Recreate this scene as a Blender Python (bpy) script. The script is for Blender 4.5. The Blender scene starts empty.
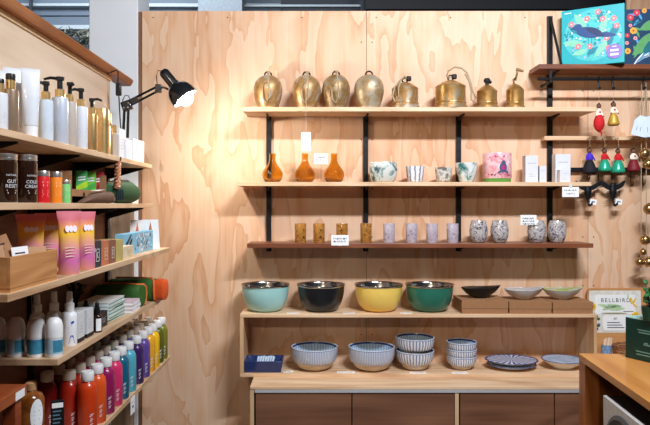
import bpy, bmesh, math, random
from mathutils import Vector, Matrix
random.seed(7)
R = math.radians
PI = math.pi
F, VX, VY, CZ, D = 632.0, 317.0, 205.0, 1.5, 3.4
SC = bpy.context.scene
COL = SC.collection

# ------------------------------------------------------------------ helpers
def X(px, Y): return (px - VX) * Y / F
def Z(py, Y): return CZ - (py - VY) * Y / F
def YL(px, x): return x * F / (px - VX)

class B:
    def __init__(self): self.bm = bmesh.new()
    def _m(self, faces, m):
        for f in faces: f.material_index = m
    def box(self, x0, x1, y0, y1, z0, z1, m=0, mtx=None):
        r = bmesh.ops.create_cube(self.bm, size=1)
        vs = r['verts']
        M = Matrix.Translation(((x0+x1)/2, (y0+y1)/2, (z0+z1)/2)) @ Matrix.Diagonal((x1-x0, y1-y0, z1-z0, 1))
        if mtx is not None: M = mtx @ M
        bmesh.ops.transform(self.bm, matrix=M, verts=vs)
        self._m({f for v in vs for f in v.link_faces}, m)
        return self
    def lathe(self, prof, n=24, m=0, c=(0,0,0), mtx=None, sx=1, sy=1, wob=0, mats=None):
        rings = []
        for k, (r, z) in enumerate(prof):
            if r < 1e-5:
                rings.append([self.bm.verts.new((0, 0, z))])
            else:
                rings.append([self.bm.verts.new((r*sx*math.cos(2*PI*i/n)*(1+wob*math.sin(2*PI*i/n*3+z*40)), r*sy*math.sin(2*PI*i/n)*(1+wob*math.cos(2*PI*i/n*2+z*30)), z)) for i in range(n)])
        fs = []
        for k in range(len(rings)-1):
            a, b = rings[k], rings[k+1]
            mi = mats[k] if mats else m
            for i in range(n):
                j = (i+1) % n
                if len(a) == 1 and len(b) == 1: continue
                if len(a) == 1: f = self.bm.faces.new((a[0], b[j], b[i]))
                elif len(b) == 1: f = self.bm.faces.new((a[i], a[j], b[0]))
                else: f = self.bm.faces.new((a[i], a[j], b[j], b[i]))
                f.material_index = mi
        M = Matrix.Translation(c)
        if mtx is not None: M = M @ mtx
        bmesh.ops.transform(self.bm, matrix=M, verts=[v for r in rings for v in r])
        return self
    def tube(self, pts, r, n=8, m=0, closed=False, taper=None):
        pts = [Vector(p) for p in pts]
        N = len(pts); rings = []
        up = Vector((0.31, 0.17, 0.93)).normalized()
        for i, p in enumerate(pts):
            if closed: t = pts[(i+1) % N] - pts[i-1]
            else: t = pts[min(i+1, N-1)] - pts[max(i-1, 0)]
            t.normalize()
            a = t.cross(up)
            if a.length < 1e-3: a = t.cross(Vector((1, 0, 0)))
            a.normalize(); b = t.cross(a)
            rr = r if taper is None else r*taper[i]
            rings.append([self.bm.verts.new(p + a*rr*math.cos(2*PI*k/n) + b*rr*math.sin(2*PI*k/n)) for k in range(n)])
        for i in range(N if closed else N-1):
            a, b = rings[i], rings[(i+1) % N]
            for k in range(n):
                f = self.bm.faces.new((a[k], a[(k+1) % n], b[(k+1) % n], b[k])); f.material_index = m
        if not closed:
            for rg in (rings[0], rings[-1]):
                f = self.bm.faces.new(rg); f.material_index = m
        return self
    def prism(self, poly, t, m=0, mtx=None):
        """polygon in local XZ, thickness t along Y (from 0 to t)"""
        a = [self.bm.verts.new((p[0], 0, p[1])) for p in poly]
        b = [self.bm.verts.new((p[0], t, p[1])) for p in poly]
        fs = [self.bm.faces.new(a), self.bm.faces.new(list(reversed(b)))]
        n = len(poly)
        for i in range(n):
            fs.append(self.bm.faces.new((a[(i+1) % n], a[i], b[i], b[(i+1) % n])))
        self._m(fs, m)
        if mtx is not None: bmesh.ops.transform(self.bm, matrix=mtx, verts=a+b)
        return self
    def ball(self, c, r, m=0, sx=1, sy=1, sz=1, mtx=None, seg=16):
        q = bmesh.ops.create_uvsphere(self.bm, u_segments=seg, v_segments=max(6, seg*2//3), radius=r)
        M = Matrix.Translation(c)
        if mtx is not None: M = M @ mtx
        M = M @ Matrix.Diagonal((sx, sy, sz, 1))
        bmesh.ops.transform(self.bm, matrix=M, verts=q['verts'])
        self._m({f for v in q['verts'] for f in v.link_faces}, m)
        return self
    def loft(self, rings, m=0, cap=True):
        rs = [[self.bm.verts.new(p) for p in ring] for ring in rings]
        n = len(rs[0])
        for a, b in zip(rs, rs[1:]):
            for k in range(n):
                f = self.bm.faces.new((a[k], a[(k+1) % n], b[(k+1) % n], b[k])); f.material_index = m
        if cap:
            for q in (rs[0], rs[-1]):
                f = self.bm.faces.new(q); f.material_index = m
        return self

def obj(name, b, mats, parent=None, loc=None, smooth=True, bevel=0, rotz=0, ang=35):
    me = bpy.data.meshes.new(name)
    bmesh.ops.recalc_face_normals(b.bm, faces=b.bm.faces[:])
    b.bm.to_mesh(me); b.bm.free()
    if not isinstance(mats, (list, tuple)): mats = [mats]
    for m in mats: me.materials.append(m)
    o = bpy.data.objects.new(name, me); COL.objects.link(o)
    if loc is not None: o.location = loc
    if rotz: o.rotation_euler = (0, 0, rotz)
    if parent is not None: o.parent = parent
    if smooth:
        for p in me.polygons: p.use_smooth = True
        me.set_sharp_from_angle(angle=R(ang))
    if bevel:
        mo = o.modifiers.new('bevel', 'BEVEL'); mo.width = bevel; mo.segments = 2; mo.limit_method = 'ANGLE'; mo.angle_limit = R(40)
        mo.harden_normals = False
    return o
def tag(o, label, cat, group=None):
    o['label'] = label; o['category'] = cat
    if group: o['group'] = group
    return o
def thing(name, label, cat, loc, rotz=0, group=None):
    o = bpy.data.objects.new(name, None); COL.objects.link(o)
    o.location = loc; o.rotation_euler = (0, 0, rotz); o.empty_display_size = .03
    return tag(o, label, cat, group)
def struct(o): o['kind'] = 'structure'; return o
def dup(root, loc, label, rotz=None, group=None, mats=None):
    """copy of a thing with its parts and sub-parts; mats maps part name -> material"""
    def cp(o, parent):
        c = o.copy(); COL.objects.link(c)
        if parent is not None: c.parent = parent
        st = o.name.split('.')[0]
        if mats and st in mats and c.type == 'MESH':
            c.data = o.data.copy(); c.data.materials[0] = mats[st]
        for ch in list(KIDS.get(o.name, [])): cp(ch, c)
        return c
    KIDS = {}
    for q in COL.objects:
        if q.parent is not None: KIDS.setdefault(q.parent.name, []).append(q)
    c = cp(root, None); c.location = loc
    if rotz is not None: c.rotation_euler = (0, 0, rotz)
    c['label'] = label
    if group: c['group'] = group
    return c

def text_b(b, s, size, r=None, face=0, z=0, m=0, depth=.0006, align='CENTER', flat=None, sp=1.0):
    """lettering; r wraps it round a cylinder of radius r facing angle; flat = matrix places a flat text (XZ plane facing -Y)"""
    cu = bpy.data.curves.new('t', 'FONT'); cu.body = s; cu.size = size; cu.align_x = align; cu.align_y = 'CENTER'
    cu.resolution_u = 2; cu.space_character = sp
    o = bpy.data.objects.new('t', cu); COL.objects.link(o)
    dg = bpy.context.evaluated_depsgraph_get(); dg.update()
    me = o.evaluated_get(dg).to_mesh()
    vs = []
    for v in me.vertices:
        x, y = v.co.x, v.co.y
        if r is not None:
            a = face + x/r
            p = Vector((r*math.sin(a), -r*math.cos(a), z+y))
        else:
            p = flat @ Vector((x, 0, y))
        vs.append(b.bm.verts.new(p))
    for p in me.polygons:
        try:
            f = b.bm.faces.new([vs[i] for i in p.vertices]); f.material_index = m
        except ValueError: pass
    o.evaluated_get(dg).to_mesh_clear()
    COL.objects.unlink(o); bpy.data.objects.remove(o); bpy.data.curves.remove(cu)
    return b
def scribble(b, x0, x1, z, y, h=.004, m=0, seed=0, mtx=None):
    """one handwritten line as small strokes on a card's face (XZ plane)"""
    rr = random.Random(seed); x = x0
    while x < x1 - .003:
        w = rr.uniform(.004, .012); w = min(w, x1-x)
        pts = [(x, z), (x+w*.5, z+h*rr.uniform(.2, .6)), (x+w, z)]
        t = h*.5
        b.prism([(x, z), (x+w*.45, z+h*rr.uniform(.3, 1)), (x+w, z+h*.1), (x+w, z+h*.1+t), (x+w*.45, z+h+t*.6), (x, z+t)], -.0005, m, (mtx or Matrix()) @ Matrix.Translation((0, y, 0)))
        x += w + rr.uniform(.001, .005)
    return b

# ------------------------------------------------------------------ materials
class NT:
    def __init__(self, name):
        self.mat = bpy.data.materials.new(name); self.mat.use_nodes = True
        self.t = self.mat.node_tree; self.n = self.t.nodes
        self.bs = self.n['Principled BSDF']
        self.tc = self.n.new('ShaderNodeTexCoord')
    def node(self, typ, **kw):
        q = self.n.new(typ)
        for k, v in kw.items():
            if k.startswith('i_'):
                key = k[2:]; key = int(key) if key.isdigit() else key.replace('_', ' ')
                q.inputs[key].default_value = v
            else: setattr(q, k, v)
        return q
    def link(self, a, b): self.t.links.new(a, b)
    def mapping(self, scale=(1, 1, 1), loc=(0, 0, 0), src=None):
        mp = self.node('ShaderNodeMapping'); mp.inputs['Scale'].default_value = scale; mp.inputs['Location'].default_value = loc
        self.link(src or self.tc.outputs['Object'], mp.inputs['Vector']); return mp
    def noise(self, vec, scale, detail=3, rough=.5, dist=0):
        q = self.node('ShaderNodeTexNoise'); q.inputs['Scale'].default_value = scale; q.inputs['Detail'].default_value = detail
        q.inputs['Roughness'].default_value = rough; q.inputs['Distortion'].default_value = dist
        self.link(vec, q.inputs['Vector']); return q
    def ramp(self, fac, stops, interp='LINEAR'):
        q = self.node('ShaderNodeValToRGB'); cr = q.color_ramp; cr.interpolation = interp
        while len(cr.elements) < len(stops): cr.elements.new(.5)
        for e, (p, c) in zip(cr.elements, stops): e.position = p; e.color = (c[0], c[1], c[2], 1)
        self.link(fac, q.inputs['Fac']); return q
    def math(self, op, a, b=None, c=None):
        q = self.node('ShaderNodeMath', operation=op)
        for i, v in enumerate((a, b, c)):
            if v is None: continue
            if isinstance(v, (int, float)): q.inputs[i].default_value = v
            else: self.link(v, q.inputs[i])
        return q.outputs[0]
    def mix(self, fac, a, b, mode='MIX'):
        q = self.node('ShaderNodeMix', data_type='RGBA', blend_type=mode)
        if isinstance(fac, (int, float)): q.inputs[0].default_value = fac
        else: self.link(fac, q.inputs[0])
        for i, v in ((6, a), (7, b)):
            if isinstance(v, tuple): q.inputs[i].default_value = (v[0], v[1], v[2], 1)
            else: self.link(v, q.inputs[i])
        return q.outputs[2]
    def set(self, **kw):
        for k, v in kw.items(): self.bs.inputs[k.replace('_', ' ')].default_value = v
        return self
    def bump(self, h, strength=.2, dist=.002):
        q = self.node('ShaderNodeBump'); q.inputs['Strength'].default_value = strength; q.inputs['Distance'].default_value = dist
        self.link(h, q.inputs['Height']); self.link(q.outputs[0], self.bs.inputs['Normal'])

def lin(r, g, b):
    f = lambda v: (v/255/12.92) if v/255 <= .04045 else ((v/255+.055)/1.055)**2.4
    return (f(r), f(g), f(b))
_c = {}
def mat(name, col, rough=.5, metal=0, trans=0, var=.10, scale=40, bump=0, coat=0, ior=1.45, sheen=0):
    """plain material with a fine procedural mottle; col is sRGB 0-255"""
    if name in _c: return _c[name]
    t = NT(name); c = lin(*col)
    nz = t.noise(t.tc.outputs['Object'], scale, 3)
    rp = t.ramp(nz.outputs['Fac'], [(.3, tuple(v*(1-var) for v in c)), (.7, tuple(min(1, v*(1+var)) for v in c))])
    t.link(rp.outputs[0], t.bs.inputs['Base Color'])
    t.set(Roughness=rough, Metallic=metal, Transmission_Weight=trans, IOR=ior, Coat_Weight=coat, Sheen_Weight=sheen)
    if bump: t.bump(nz.outputs['Fac'], bump, .002)
    _c[name] = t.mat; return t.mat

def wood(name, light, mid, dark, grain='z', scale=1.0, rough=.55, contrast=.6, knots=0, coat=0, streak=.35, stretch=.28):
    """rotary-cut timber: contour bands of a stretched noise + fine streaks"""
    if name in _c: return _c[name]
    t = NT(name)
    st = {'x': (stretch, 2.2, 2.2), 'y': (2.2, stretch, 2.2), 'z': (2.2, 2.2, stretch)}[grain]
    geo = t.node('ShaderNodeNewGeometry')
    off = t.math('MULTIPLY', geo.outputs['Random Per Island'], 37.0)
    add = t.node('ShaderNodeVectorMath', operation='ADD')
    t.link(t.tc.outputs['Object'], add.inputs[0])
    cmb = t.node('ShaderNodeCombineXYZ')
    for i in range(3): t.link(off, cmb.inputs[i])
    t.link(cmb.outputs[0], add.inputs[1])
    mp = t.mapping(tuple(s*scale for s in st), src=add.outputs[0])
    n1 = t.noise(mp.outputs[0], 1.3, 2, .45, .6)
    bands = t.math('SINE', t.math('MULTIPLY', n1.outputs['Fac'], 46.0))
    bands = t.math('MULTIPLY_ADD', bands, .5, .5)
    patch = t.noise(mp.outputs[0], 2.3, 4, .55, .9)
    st2 = {'x': (1.2, 60, 60), 'y': (60, 1.2, 60), 'z': (60, 60, 1.2)}[grain]
    mp2 = t.mapping(tuple(s*scale for s in st2), src=add.outputs[0])
    n2 = t.noise(mp2.outputs[0], 1.0, 3, .6)
    v = t.math('ADD', t.math('MULTIPLY', bands, contrast*.36), t.math('MULTIPLY', patch.outputs['Fac'], 1.0-contrast*.36))
    v = t.math('ADD', v, t.math('MULTIPLY', t.math('SUBTRACT', n2.outputs['Fac'], .5), streak))
    rp = t.ramp(v, [(.25, lin(*light)), (.52, lin(*mid)), (.80, lin(*dark))])
    col = rp.outputs[0]
    if knots:
        mk = t.mapping((3.1*scale, 3.1*scale, 1.7*scale), src=add.outputs[0])
        vo = t.node('ShaderNodeTexVoronoi'); vo.inputs['Scale'].default_value = 1.15; t.link(mk.outputs[0], vo.inputs['Vector'])
        k = t.ramp(vo.outputs['Distance'], [(.0, (1, 1, 1)), (.035, (.7, .7, .7)), (.07, (0, 0, 0))])
        col = t.mix(t.math('MULTIPLY', k.outputs[0], knots), col, lin(*[c*.62 for c in dark]))
    t.link(col, t.bs.inputs['Base Color'])
    t.set(Roughness=rough, Coat_Weight=coat)
    t.bump(n2.outputs['Fac'], .06, .001)
    _c[name] = t.mat; return t.mat

def mottle(name, cols, scale=8, rough=.3, metal=0, trans=0, dist=.8, coat=.2, interp='LINEAR', voro=False, bump=0):
    """glaze, patina or marbled glass: several colours run through a distorted noise"""
    if name in _c: return _c[name]
    t = NT(name)
    if voro:
        q = t.node('ShaderNodeTexVoronoi'); q.inputs['Scale'].default_value = scale
        nz0 = t.noise(t.tc.outputs['Object'], scale*.8, 2)
        t.link(t.mix(.12, t.tc.outputs['Object'], nz0.outputs['Color']), q.inputs['Vector'])
        fac = t.math('FRACT', t.math('MULTIPLY', q.outputs['Color'], 1.0))
    else:
        q = t.noise(t.tc.outputs['Object'], scale, 4, .6, dist); fac = q.outputs['Fac']
        fac = t.math('MULTIPLY_ADD', fac, 1.9, -.45)
    rp = t.ramp(fac, [(i/(max(1, len(cols)-1)), lin(*c)) for i, c in enumerate(cols)], interp)
    t.link(rp.outputs[0], t.bs.inputs['Base Color'])
    t.set(Roughness=rough, Metallic=metal, Transmission_Weight=trans, Coat_Weight=coat)
    if bump: t.bump(fac, bump, .003)
    _c[name] = t.mat; return t.mat

def stripes(name, base, ink, n, width=.5, rim=None, rough=.3):
    """hand-painted vertical brush lines round a turned bowl (angle about its own axis)"""
    if name in _c: return _c[name]
    t = NT(name)
    sx = t.node('ShaderNodeSeparateXYZ'); t.link(t.tc.outputs['Object'], sx.inputs[0])
    ang = t.math('ARCTAN2', sx.outputs[1], sx.outputs[0])
    nz = t.noise(t.tc.outputs['Object'], 60, 2)
    s = t.math('SINE', t.math('ADD', t.math('MULTIPLY', ang, float(n)), t.math('MULTIPLY', nz.outputs['Fac'], 3.0)))
    rp = t.ramp(t.math('MULTIPLY_ADD', s, .5, .5), [(width-.2, lin(*base)), (min(1, width+.25), lin(*ink))])
    t.link(rp.outputs[0], t.bs.inputs['Base Color']); t.set(Roughness=rough, Coat_Weight=.3)
    _c[name] = t.mat; return t.mat

def rotary_ply(name, a, b_, c, d):
    """rotary-cut plywood face: stacked tulip-shaped growth patches with crisp edges"""
    t = NT(name); geo = t.node('ShaderNodeNewGeometry')
    off = t.math('MULTIPLY', geo.outputs['Random Per Island'], 37.0)
    cmb = t.node('ShaderNodeCombineXYZ')
    for i in range(3): t.link(off, cmb.inputs[i])
    add = t.node('ShaderNodeVectorMath', operation='ADD'); t.link(t.tc.outputs['Object'], add.inputs[0]); t.link(cmb.outputs[0], add.inputs[1])
    m1 = t.mapping((3.6, 3.6, .95), src=add.outputs[0]); n1 = t.noise(m1.outputs[0], 1.6, 3, .5, .35)
    m2 = t.mapping((70, 70, 2.2), src=add.outputs[0]); n2 = t.noise(m2.outputs[0], 1.0, 3, .6)
    m3 = t.mapping((1.3, 1.3, .6), src=add.outputs[0]); n3 = t.noise(m3.outputs[0], 1.2, 2)
    saw = t.math('FRACT', t.math('MULTIPLY', n1.outputs['Fac'], 6.0))
    v = t.math('ADD', t.math('MULTIPLY', t.math('POWER', saw, 1.6), .29), t.math('MULTIPLY', n3.outputs['Fac'], .55))
    v = t.math('ADD', v, t.math('MULTIPLY', t.math('SUBTRACT', n2.outputs['Fac'], .5), .30))
    rp = t.ramp(v, [(.2, lin(*a)), (.45, lin(*b_)), (.66, lin(*c)), (.9, lin(*d))])
    mk = t.mapping((3.1, 3.1, 1.7), src=add.outputs[0])
    vo = t.node('ShaderNodeTexVoronoi'); vo.inputs['Scale'].default_value = 1.15; t.link(mk.outputs[0], vo.inputs['Vector'])
    k = t.ramp(vo.outputs['Distance'], [(.0, (1, 1, 1)), (.03, (.7, .7, .7)), (.06, (0, 0, 0))])
    t.link(t.mix(t.math('MULTIPLY', k.outputs[0], .45), rp.outputs[0], lin(130, 84, 52)), t.bs.inputs['Base Color'])
    t.set(Roughness=.6); t.bump(n2.outputs['Fac'], .06, .001); return t.mat
PLY = rotary_ply('plywood_sheet', (229, 193, 161), (221, 174, 136), (204, 145, 102), (166, 104, 63))
PLY_SIDE = wood('plywood_side_panel', (222, 200, 176), (208, 184, 158), (184, 156, 128), 'y', 1.0, .6, .4, streak=.25)
PINE_X = wood('pale_pine_board', (236, 205, 170), (222, 184, 145), (190, 142, 102), 'x', 1.6, .5, .6, streak=.4)
PINE_Y = wood('pale_ply_board', (220, 188, 152), (204, 168, 130), (172, 130, 92), 'y', 1.6, .5, .6, streak=.4)
RED_X = wood('red_brown_board', (146, 88, 58), (122, 68, 42), (90, 46, 28), 'x', 1.6, .4, .6)
WALNUT = wood('walnut_veneer', (140, 96, 70), (120, 80, 58), (92, 58, 40), 'x', 1.3, .45, .7)
ORANGE_Y = wood('varnished_orange_timber', (172, 100, 36), (150, 84, 26), (108, 56, 14), 'y', 1.6, .5, .6, coat=0)
COUNTER = wood('varnished_counter_oak', (206, 146, 78), (190, 126, 60), (156, 94, 40), 'y', 1.5, .35, .6, coat=.2)
CRATE = wood('crate_timber', (208, 150, 94), (192, 132, 78), (156, 98, 54), 'y', 2, .55, .6)
OLDWOOD = wood('weathered_timber', (166, 142, 118), (142, 116, 92), (104, 80, 60), 'z', 1.6, .75, .7)
TRIMWOOD = wood('brown_stud_timber', (150, 108, 78), (128, 88, 62), (94, 60, 42), 'z', 1.6, .6, .6)
BLACK = mat('black_steel', (22, 23, 26), .45, .3)
BLACKP = mat('black_plastic', (20, 20, 22), .35)
BLACKG = mat('black_lamp_enamel', (26, 27, 29), .22, coat=.4)
WHITEPAINT = mat('white_wall_paint', (226, 226, 226), .6, var=.03)
PAPER = mat('white_paper', (244, 244, 242), .7, var=.02)
INK = mat('blue_black_ink', (50, 58, 92), .7)
WHITEP = mat('white_plastic', (238, 238, 238), .35, var=.03)
CAPW = mat('white_cap_plastic', (240, 238, 234), .4, var=.03)
STEEL = mat('polished_steel', (205, 205, 205), .16, 1.0, var=.03)
ALU = mat('brushed_aluminium', (206, 208, 212), .4, .35, var=.04)
GOLD = mat('gold_metal', (222, 186, 126), .32, .85, var=.06)
TWINE = mat('jute_twine', (172, 150, 120), .9, bump=.4, scale=300)
KRAFT = mat('kraft_card', (158, 112, 72), .8, var=.08)
CARDB = mat('brown_cardboard', (160, 114, 76), .8, var=.06)
print('materials ok')
# ------------------------------------------------------------------ camera
cam = bpy.data.cameras.new('camera'); co = bpy.data.objects.new('camera', cam); COL.objects.link(co)
cam.sensor_width = 36; cam.lens = F/650*36; cam.shift_x = (325-VX)/650; cam.shift_y = (VY-212.5)/650
cam.clip_start = .05
co.location = (0, 0, CZ); co.rotation_euler = (R(90), 0, 0); SC.camera = co

# ------------------------------------------------------------------ the setting
CONC = mottle('polished_concrete', [(92, 88, 84), (108, 104, 98), (80, 78, 74)], 2, .45, coat=0)
struct(obj('floor', B().box(-4, 5, -1.5, 7.0, -.1, 0), CONC))
# plywood wall: sheets butted with hairline joints on a backing
wx0 = X(142, D); ztop = Z(11, D)
seams = [wx0, X(366.5, D), X(588, D), X(588, D)+1.22, 4.4]
b = B()
for a, c in zip(seams, seams[1:]):
    b.box(a+.0012, c-.0012, D, D+.018, 0, ztop, 0)
b.box(wx0, 4.4, D+.018, D+.03, 0, ztop-.005, 1)
for sx in (X(366.5, D), X(588, D)):           # countersunk screws beside the joints
    for k in range(9):
        for dx in (-.028, .03):
            b.lathe([(0, 0), (.0038, 0)], 8, 1, (sx+dx, D-.0004, .28+k*.262), Matrix.Rotation(R(90), 4, 'X'))
for k in range(12):
    b.lathe([(0, 0), (.0038, 0)], 8, 1, (wx0+.06+k*.4, D-.0004, ztop-.035), Matrix.Rotation(R(90), 4, 'X'))
struct(obj('wall_back', b, [PLY, mat('dark_joint', (70, 48, 32), .8)], smooth=False))
struct(obj('trim_1', B().box(X(138, 3.39)+.0005, wx0-.001, D-.006, D+.04, 0, ztop-.005), TRIMWOOD, smooth=False))
# white post beside the wall
struct(obj('trim_2', B().box(X(89, 3.39), X(138, 3.39), 3.39, 3.62, .0, 3.3), mat('white_painted_post', (226, 228, 230), .6, var=.02, scale=6), smooth=False, bevel=.004))
# rough timber upright at the post's foot
struct(obj('trim_3', B().box(X(111, 3.24), X(131, 3.24), 3.24, 3.30, 0, 1.50), OLDWOOD, smooth=False, bevel=.003))
# side panel behind the left shelves with its capping rail
PX = -.955
struct(obj('wall_left', B().box(PX-.018, PX, .55, 2.916, 1.676, 2.078), PLY_SIDE, smooth=False))
BROWNPLY = wood('darker_brown_ply', (150, 98, 62), (124, 76, 44), (88, 50, 28), 'y', 1.0, .6, .5)  # side panel from the top shelf down, coloured a darker brown than above
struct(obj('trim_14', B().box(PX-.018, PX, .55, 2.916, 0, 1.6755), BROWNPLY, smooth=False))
struct(obj('trim_4', B().box(PX-.020, PX+.006, .55, 2.93, 2.072, 2.092), mat('pale_lipping', (222, 192, 150), .6), smooth=False, bevel=.002))
rb = B()
def rail_ring(y, s=1): return [(PX-.030+.036*(1-s), y, 2.092), (PX+.030*s, y, 2.092), (PX+.042*s, y, 2.106), (PX+.045*s, y, 2.116), (PX+.038*s, y, 2.124), (PX-.03+.036*(1-s), y, 2.124)]
rb.loft([rail_ring(.55), rail_ring(3.13), rail_ring(3.145, .9), rail_ring(3.152, .7)])
struct(obj('trim_5', rb, ORANGE_Y, ang=30))
# building beyond: blue-grey cladding, pale purlins, posts, dark planting at the foot
CLAD = mat('blue_grey_cladding', (104, 118, 134), .5, var=.10, scale=1.2)
CLADD = mat('dark_cladding', (62, 68, 78), .5, var=.15, scale=1.5)
FY = 7.0
b = B()
zz = 0
while zz < 5.0:
    b.box(-4.4, -.4, FY, FY+.05, zz, zz+.345, 0); b.box(-4.4, -.4, FY+.015, FY+.05, zz+.345, zz+.36, 1); zz += .36
b.box(-.4, 5.0, FY, FY+.05, 0, 5.0, 1)
struct(obj('wall_far', b, [CLAD, CLADD], smooth=False))
STEELP = mat('pale_painted_steel', (186, 198, 206), .5, var=.04)
struct(obj('trim_6', B().box(-4.4, -.4, FY-.06, FY, Z(7.5, FY), Z(5, FY)), STEELP, smooth=False))
struct(obj('trim_7', B().box(-4.4, 5, FY-.08, FY, Z(31, FY), Z(27, FY)), STEELP, smooth=False))
struct(obj('trim_8', B().box(X(29, 6.8), X(31, 6.8), 6.8, 6.85, 0, 5), CLADD, smooth=False))
struct(obj('trim_9', B().box(X(198, 6.2), X(242, 6.2), 6.2, 6.6, 0, 5), mat('grey_blue_column', (158, 170, 180), .55), smooth=False))
struct(obj('trim_10', B().box(X(140, 6.4), X(560, 6.4), 6.4, 6.46, Z(6.5, 6.4), Z(4.5, 6.4)), STEELP, smooth=False))
struct(obj('trim_11', B().box(X(361, 6.3), X(367, 6.3), 6.3, 6.38, 0, 5), CLADD, smooth=False))
struct(obj('trim_12', B().box(X(366, 6.1), X(600, 6.1), 6.1, 6.2, Z(9, 6.1), Z(-14, 6.1)), mat('dark_roof_beam', (46, 46, 50), .6), smooth=False))
struct(obj('trim_13', B().box(X(627, 4.4), X(760, 4.4), 4.4, 4.42, 0, 4.2), PLY, smooth=False))
rr = random.Random(3)
b = B()
b.box(X(26, 6.5), X(90, 6.5), 6.38, 6.62, Z(80, 6.5), Z(52, 6.5), 0)
for k in range(260):
    px, py = rr.uniform(28, 88), rr.uniform(31, 56)
    y = 6.45+rr.uniform(-.15, .15); x, z = X(px, y), Z(py, y); a = rr.uniform(-1.2, 1.2); l = rr.uniform(.10, .24)
    dx, dz = l*math.sin(a), l*math.cos(a)*.6
    b.tube([(x, y, z-dz*.5), (x+dx*.5, y+rr.uniform(-.03, .03), z+dz*.1), (x+dx, y, z+dz*.5)], .011, 4, rr.choice((1, 1, 2)), taper=[1, .8, .15])
pl = thing('planter_grass', 'mound of dark and pale dry grass beyond the white post, above the rail', 'plant', (0, 0, 0))
bb = B(); bb.box(X(26, 6.5), X(90, 6.5), 6.3, 6.7, 0, Z(58, 6.5))
obj('planter', bb, mat('dark_planter', (52, 56, 54), .8), pl, smooth=False)
obj('foliage', b, [mat('dark_soil', (44, 46, 42), .9), mat('dark_grass', (64, 72, 66), .8), mat('pale_grass', (150, 150, 136), .8)], pl)
# ------------------------------------------------------------------ wall shelves on slotted uprights
YF = 3.19
def upright(px, y0, y1, lab):
    b = B(); x = X(px, D); zt, zb = Z(y0, D), Z(y1, D)
    b.box(x-.013, x+.013, 3.381, D, zb, zt)
    z = zb+.03
    while z < zt-.02:
        b.box(x-.006, x-.002, 3.3802, 3.3825, z, z+.014, 1); b.box(x+.002, x+.006, 3.3802, 3.3825, z, z+.014, 1); z += .05
    return tag(obj('shelf_upright', b, [BLACK, mat('slot_black', (6, 6, 7), .8)], smooth=False), lab, 'shelf upright', 'black slotted uprights on the plywood wall')
upright(269, 112, 251, 'leftmost black slotted steel upright, behind the first amber vase')
upright(365.5, 112, 251, 'black slotted steel upright behind the last amber mottled glass')
upright(458, 112, 251, 'black slotted steel upright left of the teal splashed cup')
upright(549, 17, 251, 'tall black slotted upright running up beside the teal puzzle box')
def bracket(t, px, zb, y0=3.21):
    x = X(px, D)
    b = B(); b.loft([[(x-.004, 3.381, zb-.024), (x+.004, 3.381, zb-.024), (x+.004, 3.381, zb), (x-.004, 3.381, zb)],
                     [(x-.004, y0+.05, zb-.006), (x+.004, y0+.05, zb-.006), (x+.004, y0+.05, zb), (x-.004, y0+.05, zb)]])
    return obj('bracket', b, BLACK, t, (-t.location.x, -t.location.y, -t.location.z), smooth=False)
def wall_shelf(px0, px1, ztop, th, m, lab, posts, yb=3.381, YF=YF):
    x0, x1 = X(px0, YF), X(px1, YF)
    t = thing('wall_shelf', lab, 'shelf', ((x0+x1)/2, 3.3, ztop-th), group='shelves on the plywood wall')
    c = t.location
    obj('board', B().box(x0-c.x, x1-c.x, YF-c.y, yb-c.y, 0, th), m, t, smooth=False, bevel=.0015)
    for p in posts: bracket(t, p, ztop-th)
    return t
ZA, ZB, ZC, ZD = 1.9946, 1.616, 1.3057, 2.2206
YROD = 3.245
wall_shelf(243, 596, ZA, .022, PINE_X, 'pale wooden wall shelf holding the row of old brass bells', (269, 365.5, 458, 549))
wall_shelf(237, 591.5, ZB, .020, PINE_X, 'pale wooden wall shelf holding amber vases and painted ceramic cups', (269, 365.5, 458, 549))
wall_shelf(247, 593.5, ZC, .022, RED_X, 'narrow red-brown wall shelf holding the small glass tumblers', (269, 365.5, 458, 549))
sd = wall_shelf(539, 700, ZD, .024, RED_X, 'dark red-brown top shelf holding the two illustrated puzzle boxes', (549, 672), YF=3.23)
x = X(549, D)
b = B(); b.tube([(x, 3.378, Z(19, D)), (x+.004, 3.24, ZD+.002)], .007, 6)
obj('brace', b, BLACK, sd, (-sd.location.x, -sd.location.y, -sd.location.z))
# hanging rod beneath the top shelf
zr = Z(79, YROD)
b = B(); b.tube([(X(537, YROD), YROD, zr), (X(700, YROD), YROD, zr)], .008, 10)
for px in (550.5, 671):
    x = X(px, YROD); b.box(x-.006, x+.006, YROD-.006, 3.38, zr-.02, zr-.008); b.box(x-.006, x+.006, YROD-.006, YROD+.006, zr-.02, ZD-.0235)
tag(obj('hanging_rod', b, BLACK), 'black steel rod with hooks running under the dark top shelf', 'rod')
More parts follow.
